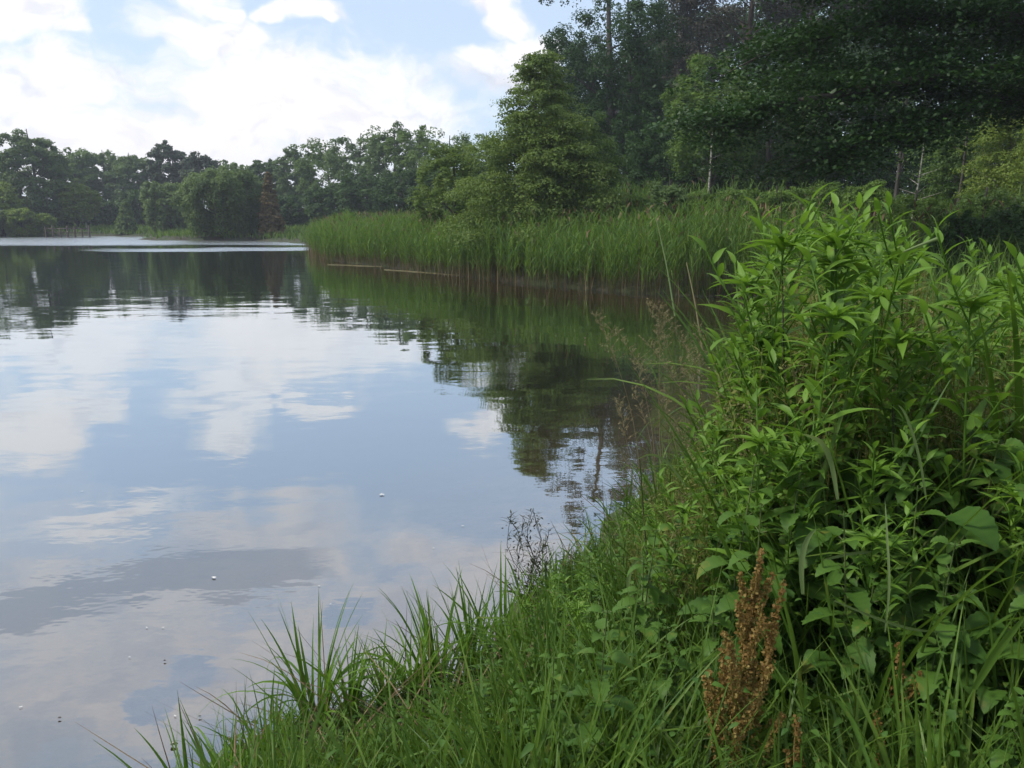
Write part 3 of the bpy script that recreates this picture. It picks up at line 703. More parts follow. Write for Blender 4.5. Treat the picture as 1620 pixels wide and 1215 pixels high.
# last year's dry stalks along the reed edge
M["dry"] = leaf_mat("dry_stalks", (0.10, 0.065, 0.035), (0.26, 0.19, 0.11), 0.1, 0.7, 0.2)
Pd = scatter(900, -15, 7.5, 17, 50, lambda x, y, s: (s > -0.8) & (s < 0.5) & (y > 17), rg)
V, F, T, K = strips(np.stack([Pd[:, 0], Pd[:, 1], H(Pd[:, 0], Pd[:, 1])], 1), rg.uniform(0, 6.28, 900), rg.uniform(0, 0.5, 900) ** 1.5, rg.uniform(0.3, 1.1, 900), 0.014, 0.1, 3, rg.uniform(0, 1, 900), rg)
tag(link("dry_reeds", make_mesh("dry_reeds", V, F, M["dry"], T, K)), "dry brown reed stalks standing along the water edge", kind="stuff")
Pd = scatter(1500, -16, 12, 17.2, 56, lambda x, y, s: (s > -0.3) & (s < 7) & (y > 17), rg); n = 1500; zz = H(Pd[:, 0], Pd[:, 1]); hh = rg.uniform(1.3, 2.05, n)
V, F, T, K = strips(np.stack([Pd[:, 0], Pd[:, 1], zz], 1), rg.uniform(0, 6.28, n), rg.uniform(0, 0.16, n), hh, 0.016, 0.12, 4, rg.uniform(0.3, 1, n), rg)
V2, F2, T2, K2 = strips(np.stack([Pd[:, 0], Pd[:, 1], zz + hh * 0.93], 1), rg.uniform(0, 6.28, n), rg.uniform(0.1, 0.5, n), 0.22, 0.05, 0.9, 3, rg.uniform(0, .6, n), rg)
tag(link("old_reeds", make_mesh("old_reeds", np.concatenate([V, V2]), np.concatenate([F, F2 + len(V)]), M["dry"], np.concatenate([T, T2]), np.concatenate([K, K2]))), "last year's straw coloured reeds standing among the green ones", kind="stuff")
# tall meadow grass between the weeds and the wood
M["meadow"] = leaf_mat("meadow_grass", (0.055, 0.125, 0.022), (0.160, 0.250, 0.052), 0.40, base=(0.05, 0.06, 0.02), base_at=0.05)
Pm = scatter(24000, 0.5, 26, 8.5, 37, lambda x, y, s: (s > 0.3) & (rg.random(len(x)) < np.clip((30 - y) / 20, .4, 1)), rg); n = len(Pm)
zz = H(Pm[:, 0], Pm[:, 1]); hh = rg.uniform(0.7, 1.5, n) * (1 + 0.2 * np.sin(Pm[:, 0]) * np.sin(Pm[:, 1] * .8))
V, F, T, K = strips(np.stack([Pm[:, 0], Pm[:, 1], zz], 1), rg.uniform(0, 6.28, n), rg.uniform(0, 0.3, n), hh, rg.uniform(0.008, 0.02, n), rg.uniform(0.1, 0.8, n), 4, rg.uniform(0, 1, n), rg)
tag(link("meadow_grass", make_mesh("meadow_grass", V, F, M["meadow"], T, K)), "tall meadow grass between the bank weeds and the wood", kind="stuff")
# short growth under the wood and on the far banks
far_ok = lambda x, y, s: (s > 0.2) & (s < 26) & (y > 24)
Pf = scatter(26000, -80, 40, 24, 125, far_ok, rg); n = len(Pf)
V, F, T, K = strips(np.stack([Pf[:, 0], Pf[:, 1], H(Pf[:, 0], Pf[:, 1])], 1), rg.uniform(0, 6.28, n), rg.uniform(0, 0.5, n), rg.uniform(0.3, 0.9, n), 0.0012 * Pf[:, 1] + 0.02, 0.5, 2, rg.uniform(0, 1, n), rg)
tag(link("far_grass", make_mesh("far_grass", V, F, M["meadow"], T, K)), "rough grass on the far banks and under the trees", kind="stuff")

# ------------------------------------------------------------------ foreground plants
M["weed"] = leaf_mat("weed_leaves", (0.050, 0.132, 0.017), (0.150, 0.275, 0.034), 0.42, 0.5, 0.28, spots=0.55)
M["nettle"] = leaf_mat("nettle_leaves", (0.030, 0.082, 0.014), (0.082, 0.165, 0.026), 0.34, 0.55, 0.22, spots=0.6)
M["stem"] = leaf_mat("green_stems", (0.045, 0.085, 0.020), (0.110, 0.130, 0.040), 0.05, 0.5, 0.3)
M["twig"] = leaf_mat("dark_twig_leaves", (0.020, 0.026, 0.012), (0.055, 0.060, 0.028), 0.2, 0.7, 0.2)
M["dark_stem"] = leaf_mat("dark_dry_stems", (0.012, 0.012, 0.008), (0.030, 0.028, 0.016), 0.0, 0.7, 0.2)
M["sedge"] = leaf_mat("sedge_blades", (0.036, 0.096, 0.012), (0.115, 0.198, 0.028), 0.40, 0.5, 0.28, spots=0.5)
M["pale"] = leaf_mat("pale_blades", (0.100, 0.165, 0.050), (0.210, 0.280, 0.110), 0.35, 0.45, 0.35)
M["seed"] = leaf_mat("rusty_seeds", (0.175, 0.100, 0.030), (0.330, 0.265, 0.085), 0.32, 0.7, 0.2)
M["straw"] = leaf_mat("straw_panicles", (0.15, 0.135, 0.065), (0.30, 0.26, 0.14), 0.25, 0.6, 0.2)
M["wiry"] = leaf_mat("wiry_yellow_green", (0.090, 0.120, 0.020), (0.200, 0.190, 0.055), 0.25, 0.6, 0.2)

TOP = np.array([(150, 1240), (250, 1215), (300, 1200), (380, 1150), (450, 1115), (560, 1115), (650, 1085), (720, 1035), (800, 985), (845, 905), (870, 850), (920, 850),
                (980, 815), (1020, 770), (1065, 705), (1100, 665), (1150, 615), (1175, 520), (1205, 450), (1232, 315), (1260, 285), (1330, 295), (1390, 305),
                (1430, 335), (1462, 420), (1530, 420), (1546, 325), (1585, 335), (1640, 350), (2200, 340)], float)
def cap(x, y):
    """highest plant tip allowed at (x, y), so that the weeds keep their outline"""
    z = H(x, y)
    px, _ = to_px(x, y, z + 0.6)
    tp = np.interp(px, TOP[:, 0], TOP[:, 1]); near = np.interp(y, [1.0, 1.5, 1.9, 2.3], [1150, 900, 640, 280]); tp = np.maximum(tp, near)
    dy = (607.5 - tp) / FPX
    return EYE + y / (CP + dy * SP) * (-SP + dy * CP), z, px

def finish(name, parts):
    root = empty(name)
    for nm, me in parts: kid(link(nm, me, root), root)
    return root
def make_weed(seed, h=1.0):
    rg = np.random.default_rng(seed); gs, gl = Geo(), Geo(); n = 15
    z = np.linspace(0, h, 9); bx = 0.05 * np.sin(z * 2 + seed); by = 0.05 * np.cos(z * 1.7 + seed) - 0.05 * math.cos(seed)
    ax = np.stack([bx - bx[0], by, z], 1); gs.add(*tube(ax, 0.0055 * (1.1 - 0.8 * z / h), 6), 0.4)
    pos = lambda q: np.stack([np.interp(q, z, ax[:, i]) for i in range(3)], -1)
    zz = np.linspace(0.12 * h, 0.97 * h, 24); a = np.arange(24) * 2.4 + rg.uniform(0, 6)
    f = zz / h
    gl.add(*blades(pos(zz), a, 0.75 * f + 0.1 + rg.normal(size=24) * .12, 0.135 * np.sin(np.pi * (0.15 + 0.62 * f)) + 0.02, 0.025 * rg.uniform(.7, 1.2, 24), 0.9 + rg.normal(size=24) * .3, rg, "lance", 7, 0.3, 0.35, 0.10, t=0.25 + 0.5 * f))
    for q in np.linspace(0.34, 0.95, 13):                       # side shoots
        b = pos(np.array([q * h]))[0]; aa = rg.uniform(0, 6.28); l_ = rg.uniform(0.10, 0.30) * (1.2 - 0.5 * q)
        tt = np.linspace(0, 1, 5); d = np.array([math.cos(aa), math.sin(aa), 1.2]); d /= np.linalg.norm(d)
        Q = b + d * l_ * tt[:, None] + np.array([0, 0, 0.05]) * tt[:, None] ** 2; gs.add(*tube(Q, 0.0024, 4), 0.5)
        m_ = 9; tq = np.linspace(0.2, 1, m_); bb = np.stack([np.interp(tq, tt, Q[:, i]) for i in range(3)], 1)
        gl.add(*blades(bb, np.arange(m_) * 2.4 + aa, 0.35 + 0.7 * tq, 0.088 - 0.03 * tq, 0.016, 0.8, rg, "lance", 5, 0.3, 0.35, t=0.3 + 0.5 * q))
    m_ = 16; gl.add(*blades(np.repeat(pos(np.array([h * 0.985])), m_, 0), np.arange(m_) * 2.4, np.linspace(0.10, 1.15, m_), np.linspace(0.115, 0.045, m_), np.linspace(0.026, 0.012, m_), 0.75, rg, "lance", 6, 0.35, 0.2, t=0.85))
    return finish("tall_weed", [("stem", gs.mesh("weed_stem", M["weed"], True)), ("leaves", gl.mesh("weed_leaves", M["weed"], True))])
def make_nettle(seed, h=0.9):
    rg = np.random.default_rng(seed); gs, gl = Geo(), Geo(); z = np.linspace(0, h, 8)
    ax = np.stack([0.04 * np.sin(z * 2.5 + seed) - 0.04 * math.sin(seed), 0.03 * np.cos(z * 2 + seed) - 0.03 * math.cos(seed), z], 1); gs.add(*tube(ax, 0.0045 * (1.1 - 0.7 * z / h), 5), 0.4)
    nn_ = 11; q = np.linspace(0.2, 0.985, nn_)
    for i, f in enumerate(q):
        b = np.array([np.interp(f * h, z, ax[:, k]) for k in range(3)]); size = 0.105 * math.sin(math.pi * (0.22 + 0.68 * f)) + 0.012
        for s_ in (0, 1):
            aa = i * 1.571 + s_ * math.pi + rg.normal() * .2 + seed; pl = size * 0.35; e_ = 0.45
            tip = b + np.array([math.cos(aa) * math.cos(e_), math.sin(aa) * math.cos(e_), math.sin(e_)]) * pl
            gs.add(*tube(np.array([b, (b + tip) / 2, tip]), 0.0013, 4), 0.6)
            gl.add(*blades([tip], aa, 0.05 + 0.5 * f * (f > .85), size, size * 0.62, rg.uniform(0.6, 1.4), rg, "ovate", 12, 0.25, 0.25, 0.09, t=0.2 + 0.6 * f))
            gl.add(*blades([b, b], [aa + .8, aa - .8], 0.5, size * 0.4, size * 0.2, 0.8, rg, "ovate", 5, 0.25, 0.3, 0.08, t=0.5))
    return finish("nettle", [("stem", gs.mesh("nettle_stem", M["stem"], True)), ("leaves", gl.mesh("nettle_leaves", M["nettle"], True))])
def make_broad(seed, h=0.7):
    """plant with large toothed heart shaped leaves on long stalks"""
    rg = np.random.default_rng(seed); gs, gl = Geo(), Geo()
    for i in range(9):
        aa = i * 2.4 + rg.normal() * .3; l_ = h * rg.uniform(0.55, 1.0); out = rg.uniform(0.10, 0.28)
        tt = np.linspace(0, 1, 6)[:, None]; tip = np.array([math.cos(aa) * out, math.sin(aa) * out, l_])
        gs.add(*tube(tip * tt * np.array([1, 1, 1.0]) * np.where(np.arange(3) < 2, tt, 1), 0.0028, 5), 0.5)
        gl.add(*blades([tip], aa, 0.1, 0.115, 0.085, 1.2, rg, "ovate", 14, 0.22, 0.25, 0.06, t=0.5))
    return finish("broad_leaved_plant", [("stem", gs.mesh("broad_stem", M["stem"], True)), ("leaves", gl.mesh("broad_leaves", M["nettle"], True))])
def make_sedge(seed, h=0.7, nb=42, mat="sedge", w=0.009, lo=0.5):
    rg = np.random.default_rng(seed); n = nb
    b = np.stack([rg.normal(size=n) * 0.05, rg.normal(size=n) * 0.05, np.zeros(n)], 1); a = np.arctan2(b[:, 1], b[:, 0]) + rg.normal(size=n) * .6
    L_ = h * rg.uniform(lo, 1.15, n); fl = rg.random(n) < 0.3
    V, F, T, K = blades(b, a, 1.52 - np.abs(rg.normal(size=n)) * 0.17, L_, w * rg.uniform(0.6, 1.3, n), np.where(fl, rg.uniform(1.6, 3.0, n), rg.uniform(0.1, 0.9, n)), rg, "blade", 10, 0.45, 0.15, t=rg.uniform(0.2, 0.8, n), twist=0.8)
    me = make_mesh("sedge_blades", V, F, M[mat], T, K, True)
    o = link("sedge_clump", me); return o
def make_panicle_grass(seed, h=1.1):
    rg = np.random.default_rng(seed); gs, gl, gh = Geo(), Geo(), Geo(); tt = np.linspace(0, 1, 12); ln = rg.uniform(0.08, 0.35)
    ax = np.stack([ln * h * tt ** 2.2, 0.03 * np.sin(tt * 4 + seed), h * tt * (1 - 0.10 * tt ** 2)], 1); gs.add(*tube(ax, 0.0022 * (1.2 - tt), 4), 0.7)
    for f in np.linspace(0.74, 0.99, 12):
        b = np.array([np.interp(f, tt, ax[:, k]) for k in range(3)])
        for _ in range(3):
            aa = rg.uniform(0, 6.28); l_ = rg.uniform(0.02, 0.085) * (1.35 - f) * 2.2; e = b + np.array([math.cos(aa) * .7, math.sin(aa) * .7, 0.6]) * l_
            gs.add(*tube(np.array([b, (b + e) / 2 + [0, 0, .003], e]), 0.0006, 3), 0.7)
            C_ = b + (e - b) * rg.uniform(0.35, 1.05, (9, 1)) + rg.normal(size=(9, 3)) * 0.003
            gh.add(*leaf_cards(C_, 0.009, unit(rg.normal(size=(9, 3))), rg, 0.4))
    gl.add(*blades(np.stack([ax[2], ax[4], ax[6]]), rg.uniform(0, 6.28, 3), 1.1, 0.28, 0.007, 1.6, rg, "blade", 8, 0.3, t=0.3))
    return finish("flowering_grass", [("stem", gs.mesh("grass_stem", M["straw"])), ("leaves", gl.mesh("grass_leaves", M["sedge"], True)), ("seed_head", gh.mesh("grass_seed_head", M["straw"]))])
def make_dock(seed, h=0.75, branches=9, dens=1.0, bare=0.35):
    rg = np.random.default_rng(seed); gs, gl, gh = Geo(), Geo(), Geo(); tt = np.linspace(0, 1, 8)
    ax = np.stack([0.03 * np.sin(tt * 3 + seed) - 0.03 * math.sin(seed), 0.02 * tt, h * tt], 1); gs.add(*tube(ax, 0.0045 * (1.2 - tt), 6), 0.5)
    lines = [(ax[3], ax[-1])]
    for i in range(branches):
        f = bare + (0.92 - bare) * i / branches; b = np.array([np.interp(f, tt, ax[:, k]) for k in range(3)]); aa = i * 2.4 + rg.normal() * .3; l_ = h * rg.uniform(0.22, 0.38) * (1.25 - f)
        e = b + np.array([math.cos(aa) * 0.30, math.sin(aa) * 0.30, 0.95]) * l_; gs.add(*tube(np.array([b, (b + e) / 2 + np.array([math.cos(aa), math.sin(aa), 0]) * .01, e]), 0.002, 4), 0.5); lines.append((b, e))
    for b, e in lines:
        n = int(np.linalg.norm(e - b) * 1600 * dens); u = rg.uniform(0.05, 1.02, n); ring = np.round(u * np.linalg.norm(e - b) / 0.016) * 0.016 / np.linalg.norm(e - b)
        u = 0.82 * ring + 0.18 * u
        C_ = b + (e - b) * u[:, None] + unit(rg.normal(size=(n, 3))) * (0.003 + 0.014 * rg.random((n, 1)) * np.clip(1.3 - u[:, None], .3, 1))
        gh.add(*leaf_cards(C_, 0.0068, unit(rg.normal(size=(n, 3))), rg, 0.85, t=1 - np.clip(C_[:, 2] / h, 0, 1), tj=0.5))
    gl.add(*blades(ax[[0, 0, 1, 1, 2, 3]], rg.uniform(0, 6.28, 6), 0.9, [0.24, 0.26, 0.2, 0.18, .14, .1], [0.07, 0.075, 0.05, 0.05, .03, .02], 1.3, rg, "lance", 10, 0.25, 0.2, t=0.4))
    return finish("dock_plant", [("stem", gs.mesh("dock_stem", M["seed"], True)), ("leaves", gl.mesh("dock_leaves", M["nettle"], True)), ("seed_head", gh.mesh("dock_seed_head", M["seed"]))])
def make_wiry(seed, h=0.9, n=26, mat="wiry", spread=0.16):
    """tangle of thin yellow green stems with tiny leaves"""
    rg = np.random.default_rng(seed); gs, gl = Geo(), Geo()
    for i in range(n):
        tt = np.linspace(0, 1, 8)[:, None]; a = rg.uniform(0, 6.28); o_ = rg.uniform(0.2, 1) * spread; l_ = h * rg.uniform(0.6, 1.05)
        Q = np.concatenate([np.cos(a) * o_ * tt + 0.02 * np.sin(tt * 9 + i), np.sin(a) * o_ * tt + 0.02 * np.cos(tt * 8 + i), l_ * tt * (1 - 0.12 * tt)], 1); gs.add(*tube(Q, 0.0011, 3), rg.random())
        m_ = 22; f = rg.uniform(0.35, 1, m_); C_ = np.stack([np.interp(f, tt[:, 0], Q[:, k]) for k in range(3)], 1)
        gs.add(*blades(C_, rg.uniform(0, 6.28, m_), 0.6, 0.035, 0.0016, 0.5, rg, "blade", 2, 0.1, t=0.6))
        gl.add(*leaf_cards(C_ + rg.normal(size=(m_, 3)) * .014, 0.014, unit(rg.normal(size=(m_, 3))), rg, 0.4))
    return finish("wiry_plant", [("stem", gs.mesh("wiry_stems", M[mat])), ("leaves", gl.mesh("wiry_leaves", M[mat]))])

weeds = [make_weed(s) for s in (1, 2, 3, 4, 5)]; nettles = [make_nettle(s) for s in (1, 2, 3, 4)]; broads = [make_broad(s) for s in (1, 2)]
sedges = [make_sedge(s, 1.0, 34, "sedge", 0.017) for s in (1, 2, 3, 4, 5)]; pans = [make_panicle_grass(s) for s in (1, 2, 3, 4)]; wirys = [make_wiry(s) for s in (1, 2, 3)]
used = set()
HT = {}
def real_height(src):
    if src.name not in HT:
        ms = [src] if src.type == "MESH" else KIDS.get(src.name, [])
        HT[src.name] = max(np.max(np.array([v.co.z for v in o_.data.vertices])) for o_ in ms)
    return HT[src.name]
def put(src, x, y, h, rz, label, cat, group=None, h0=1.0, z=None):
    """first call moves the source itself, later calls copy it and its parts"""
    z = float(H(x, y)) - 0.02 if z is None else z; h0 = float(real_height(src))
    if src.name not in used: used.add(src.name); o = src; o.location = (x, y, z); o.rotation_euler = (0, 0, rz); o.scale = (h / h0,) * 3
    else: o = copy_tree(src, (x, y, z), rz, h / h0)
    return tag(o, label, cat, group, "thing")
rg = np.random.default_rng(21)
def sample(n, y0, y1, px0, px1, smin=0.05):
    out = np.zeros((0, 2))
    while len(out) < n:
        y = y0 * (y1 / y0) ** rg.random(n); px = rg.uniform(px0, px1, n); x = (px - 810) / FPX * (y * CP + 1.3 * SP)
        out = np.concatenate([out, np.stack([x, y], 1)[signed(x, y) > smin]])
    return out[:n]
GW, GN, GS, GF = "tall leafy weeds on the near bank", "nettles on the near bank", "sedge clumps on the near bank", "flowering grasses on the near bank"
def fill(kinds, n, y0, y1, px0, px1, hmin, hmax, h0, label, cat, group, fr=(0.72, 1.0)):
    for i, (x, y) in enumerate(sample(n, y0, y1, px0, px1)):
        zc, z0, px = cap(x, y); h = float(zc - z0) * rg.uniform(*fr)
        if 1440 < px < 1610 and y < 2.8: h = min(h, float(pt(px, 660, y)[2] - z0))
        if h < hmin or (1110 < px < 1330 and y < 1.95) or (1355 < px < 1465 and y < 1.85): continue      # the docks stand free here
        put(kinds[i % len(kinds)], x, y, min(h, hmax * rg.uniform(.85, 1.1)), rg.uniform(0, 6.28), label, cat, group, h0)
fill(weeds, 58, 1.9, 5.0, 1150, 1800, 0.35, 1.8, 1.0, "bright green weed with narrow pointed leaves in the crowd on the bank", "weed", GW, (0.72, 1.0))
fill(weeds, 26, 5.0, 12.0, 1180, 1850, 0.5, 1.8, 1.0, "bright green weed with narrow pointed leaves in the crowd on the bank", "weed", GW, (0.75, 0.95))
fill(weeds, 44, 2.2, 6.0, 830, 1180, 0.2, 1.2, 1.0, "bright green weed with narrow pointed leaves in the crowd on the bank", "weed", GW, (0.6, 1.0))
fill(nettles, 150, 1.5, 4.2, 640, 1780, 0.2, 1.05, 0.9, "dark green nettle with toothed leaves among grass on the bank", "nettle", GN, (0.45, 0.95))
fill(broads, 26, 1.7, 3.6, 1340, 1780, 0.3, 0.95, 0.7, "plant with big dark toothed leaves shaded by the weeds", "plant", "broad leaved plants on the near bank", (0.4, 0.75))
fill(sedges, 95, 1.35, 4.5, 300, 1180, 0.2, 0.7, 1.0, "clump of long green sedge blades on the bank", "sedge", GS, (0.7, 1.1))
fill(sedges, 60, 1.3, 3.2, 1150, 1780, 0.3, 0.9, 1.0, "clump of long green sedge blades on the bank", "sedge", GS, (0.5, 0.95))
coarse = [make_sedge(s, 1.0, 9, "sedge", 0.020) for s in (91, 92, 93)]
fill(coarse, 46, 1.9, 3.6, 1240, 1780, 0.5, 1.5, 1.0, "tall coarse grass with long arching blades between the leafy weeds", "grass", "tall coarse grasses between the weeds", (0.75, 0.98))
fill(pans, 26, 2.4, 7.0, 1020, 1440, 0.3, 1.2, 1.1, "flowering grass with straw coloured seed head among the weeds", "grass", GF, (0.7, 0.92))
fill(wirys, 44, 2.1, 6.0, 1000, 1500, 0.3, 1.5, 0.9, "tangle of thin yellow green stems filling space between weeds", "plant", "wiry yellow green plants on the near bank", (0.6, 0.95))

def at_px(px, Y): return (px - 810) / FPX * (Y * CP + 1.4 * SP), Y
def put_top(src, px, top, Y, label, cat, group=None, h0=1.0, rz=0.0, **kw):
    """stands a plant at distance Y so that its tip reaches photo pixel (px, top)"""
    P_ = pt(px, top, Y); z0 = float(H(P_[0], Y)); h = max(0.15, P_[2] - z0); ox = oy = 0.0
    if cat in ("weed", "dock"):      # the stems are bent: set the foot aside so that the tip stands where it should
        co = np.array([v.co for o_ in KIDS[src.name] for v in o_.data.vertices]); tp_ = co[co[:, 2] > co[:, 2].max() * 0.96].mean(0) * h / real_height(src)
        ox, oy = tp_[0] * math.cos(rz) - tp_[1] * math.sin(rz), tp_[0] * math.sin(rz) + tp_[1] * math.cos(rz)
    return put(src, P_[0] - ox, Y - oy, h, rz, label, cat, group, h0, **kw)
# flowering grasses leaning out over the water
for i, (px, tp, Yq) in enumerate(((1018, 480, 4.6), (1048, 560, 4.2), (1062, 470, 4.8), (1085, 505, 4.4), (1100, 468, 5.0), (1108, 545, 4.2), (1125, 500, 4.6), (1140, 530, 4.0), (1052, 610, 3.9),
                                  (1020, 612, 3.6), (1070, 590, 4.4), (1160, 470, 4.5), (1150, 560, 3.8), (1090, 610, 3.7))):
    put_top(pans[i % 4], px, tp, Yq, "slender flowering grass leaning over the dark water in front of reeds", "grass", GF, 1.1, rz=math.pi + rg.normal() * .5)
for px, tp, Yq, h_ in ((1542, 470, 2.9, 1), (1575, 500, 2.7, 1), (1500, 520, 2.8, 1), (1525, 560, 2.5, 1), (1598, 560, 2.6, 1), (1480, 590, 2.6, 1), (1560, 620, 2.3, 1)):
    put_top(wirys[int(px) % 3], px, tp, Yq, "yellowish wiry tangle below the dark gap in the weeds", "plant", "yellowish wiry tangles by the dark gap", 0.9)
# the plants that stand out
put_top(make_weed(31), 1262, 274, 2.6, "tallest weed, its bright tip standing first in the row above the reeds", "weed", GW)
put_top(make_weed(32), 1300, 284, 2.9, "tall bright weed right beside the tallest one", "weed", GW)
put_top(make_weed(33), 1362, 284, 2.7, "tall weed with a curled bright yellow green tip against the dark wood", "weed", GW)
put_top(make_weed(38), 1240, 322, 2.75, "slender weed leaning at the reed side of the tallest one", "weed", GW)
put_top(make_weed(39), 1328, 296, 2.8, "leafy weed between the curled bright tip and the tallest one", "weed", GW)
put_top(make_weed(40), 1402, 312, 2.7, "last leafy weed of the tall row before the dark gap", "weed", GW)
put_top(make_weed(48), 1282, 350, 2.4, "thick leafy weed filling the front of the tall row", "weed", GW)
put_top(make_weed(34), 1556, 332, 2.2, "tall weed with wide spread top leaves beyond the dark gap", "weed", GW)
put_top(make_weed(35), 1608, 372, 2.1, "tall weed cut by the picture edge beyond the dark gap", "weed", GW)
put_top(make_weed(36), 1224, 452, 2.7, "weed with star shaped leaf tuft reaching out over the dark water", "weed", GW)
put_top(make_weed(37), 1190, 545, 2.6, "lower weed with star shaped leaf tuft above the flowering grasses", "weed", GW)
d_ = make_dock(41, 0.75, 16, 1.5, 0.25); put_top(d_, 1205, 856, 1.62, "big dock with dense rusty brown seed head in the grass", "dock", "docks on the near bank", 0.75)
d_ = make_dock(42, 0.6, 5, 1.0, 0.3); put_top(d_, 1240, 905, 1.68, "dock with looser yellow brown seed head beside the big rusty one", "dock", "docks on the near bank", 0.6)
d_ = make_dock(43, 0.45, 2, 1.2); put_top(d_, 1146, 1040, 1.62, "small dock with one narrow rusty spike by the big rusty one", "dock", "docks on the near bank", 0.45)
d_ = make_dock(44, 0.45, 3, 0.8); put_top(d_, 1425, 1005, 1.75, "thin dock with scattered reddish seeds under the big leaves", "dock", "docks on the near bank", 0.45)
d_ = make_dock(45, 0.4, 2, 1.2); put_top(d_, 1388, 1115, 1.6, "short rusty dock spike low at the bottom of the photo", "dock", "docks on the near bank", 0.4)
d_ = make_dock(46, 0.4, 2, 1.2); put_top(d_, 1262, 1120, 1.55, "short rusty dock spike right below the big rusty one", "dock", "docks on the near bank", 0.4)
o = make_wiry(51, 0.5, 13, "twig", 0.11); put_top(o, 838, 790, 3.35, "sparse dark twiggy plant with tiny leaves against the water", "plant", h0=0.5)
# dry stalks and single pale blades
def stalk(pts_, r, label, cat, mat, flat=False, group=None):
    Q = np.array([pt(*q) for q in pts_]); s_ = np.linspace(0, len(Q) - 1, 14); P_ = np.stack([np.interp(s_, np.arange(len(Q)), Q[:, i]) for i in range(3)], 1)
    for _ in range(4): P_[1:-1] = (P_[:-2] + 2 * P_[1:-1] + P_[2:]) / 4
    g_ = Geo()
    if flat:
        T_ = unit(np.gradient(P_, axis=0)); sd = unit(np.cross(T_, [0.2, 1.0, 0.15])); w = 0.62 * r * (np.sin(np.pi * np.linspace(0.12, 1, 14)) ** 0.6)[:, None]; nm = np.cross(T_, sd)
        V = np.stack([P_ + sd * w + nm * w * .3, P_, P_ - sd * w + nm * w * .3], 1).reshape(-1, 3); i = np.arange(13) * 3
        F = np.stack([np.stack([i, i + 1, i + 4, i + 3], -1), np.stack([i + 1, i + 2, i + 5, i + 4], -1)], 1).reshape(-1, 4); g_.add(V, F, 0.6)
    else: g_.add(*tube(P_, np.linspace(r, r * .5, 14), 6), 0.5)
    nm_ = cat.replace(" ", "_")
    return tag(link(nm_, g_.mesh(nm_, M[mat], True)), label, cat, group, "thing")
for pts_, r, lb in (([(1256, 860, 2.3), (1242, 640, 2.5), (1238, 470, 2.6), (1236, 300, 2.7)], 0.0032, "longest dark dry stalk rising through the tallest weeds"),
                    ([(1135, 850, 2.6), (1128, 740, 2.7), (1126, 650, 2.75)], 0.003, "dark dry stalk standing in low growth near the dark water"),
                    ([(1042, 1010, 2.35), (1022, 870, 2.5), (1012, 725, 2.6)], 0.003, "dark dry stalk at the water side of the grass"),
                    ([(1332, 850, 2.2), (1318, 760, 2.25), (1308, 680, 2.3)], 0.003, "short dark dry stalk under the bent pale blade"),
                    ([(1420, 860, 2.1), (1414, 720, 2.2), (1412, 640, 2.25)], 0.003, "dark stalk before the big toothed leaves")):
    stalk(pts_, r, lb, "dry stalk", "dark_stem", group="dark dry stalks")
stalk([(1068, 500, 5.2), (1055, 420, 5.3), (1038, 345, 5.4)], 0.007, "pale leaning reed stalk before the reed bed", "dry stalk", "pale", group="pale leaning stalks")
stalk([(1112, 560, 4.8), (1100, 480, 4.9), (1086, 415, 5.0)], 0.006, "second, lower pale stalk leaning before the reed bed", "dry stalk", "straw", group="pale leaning stalks")
stalk([(1482, 378, 1.9), (1455, 388, 1.9), (1430, 398, 1.9)], 0.0045, "pale broken stem piece lying across the dark gap", "dry stalk", "pale", group="pale leaning stalks")
GB = "pale bent blades"
for pts_, r, lb in (([(1325, 790, 2.0), (1316, 730, 2.0), (1300, 695, 1.98), (1268, 686, 1.95)], 0.011, "pale blade bent over in a hook beside the dark stalk"),
                    ([(1085, 770, 2.4), (1060, 732, 2.4), (1030, 715, 2.4), (1006, 728, 2.38)], 0.007, "pale arched blade hanging out over the water"),
                    ([(1270, 940, 1.8), (1266, 890, 1.8), (1276, 850, 1.8), (1292, 836, 1.8)], 0.011, "broad pale blade just above the rusty dock"),
                    ([(1300, 886, 1.9), (1350, 874, 1.9), (1410, 872, 1.9)], 0.007, "pale blade lying level before the big leaves"),
                    ([(1540, 1090, 1.55), (1575, 1030, 1.55), (1625, 970, 1.55)], 0.016, "broad bright blade running up to the picture edge"),
                    ([(1465, 790, 2.0), (1455, 720, 2.0), (1432, 650, 2.0), (1420, 640, 2.0)], 0.006, "thin pale blade dangling in the middle of the weeds"),
                    ([(1130, 520, 3.2), (1165, 524, 3.2), (1210, 540, 3.2)], 0.006, "pale blade pointing out over the dark water"),
                    ([(1010, 960, 2.3), (990, 930, 2.3), (1000, 890, 2.3), (1020, 880, 2.3)], 0.010, "pale twisted blade by the dark stalk at the water side"),
                    ([(1400, 1000, 1.7), (1408, 930, 1.7), (1404, 860, 1.72), (1400, 790, 1.75)], 0.005, "straight pale grass stem before the shaded big leaves"),
                    ([(1320, 950, 1.7), (1400, 984, 1.7), (1460, 1000, 1.7), (1530, 998, 1.7)], 0.006, "thin pale blade crossing the shaded leaves"),
                    ([(1050, 1150, 1.6), (1075, 1215, 1.6), (1100, 1170, 1.62), (1140, 1160, 1.64)], 0.008, "pale grass blade folded in the grass at the bottom")):
    stalk(pts_, r, lb, "grass blade", "pale" if "bright" not in lb else "sedge", flat=True, group=GB)
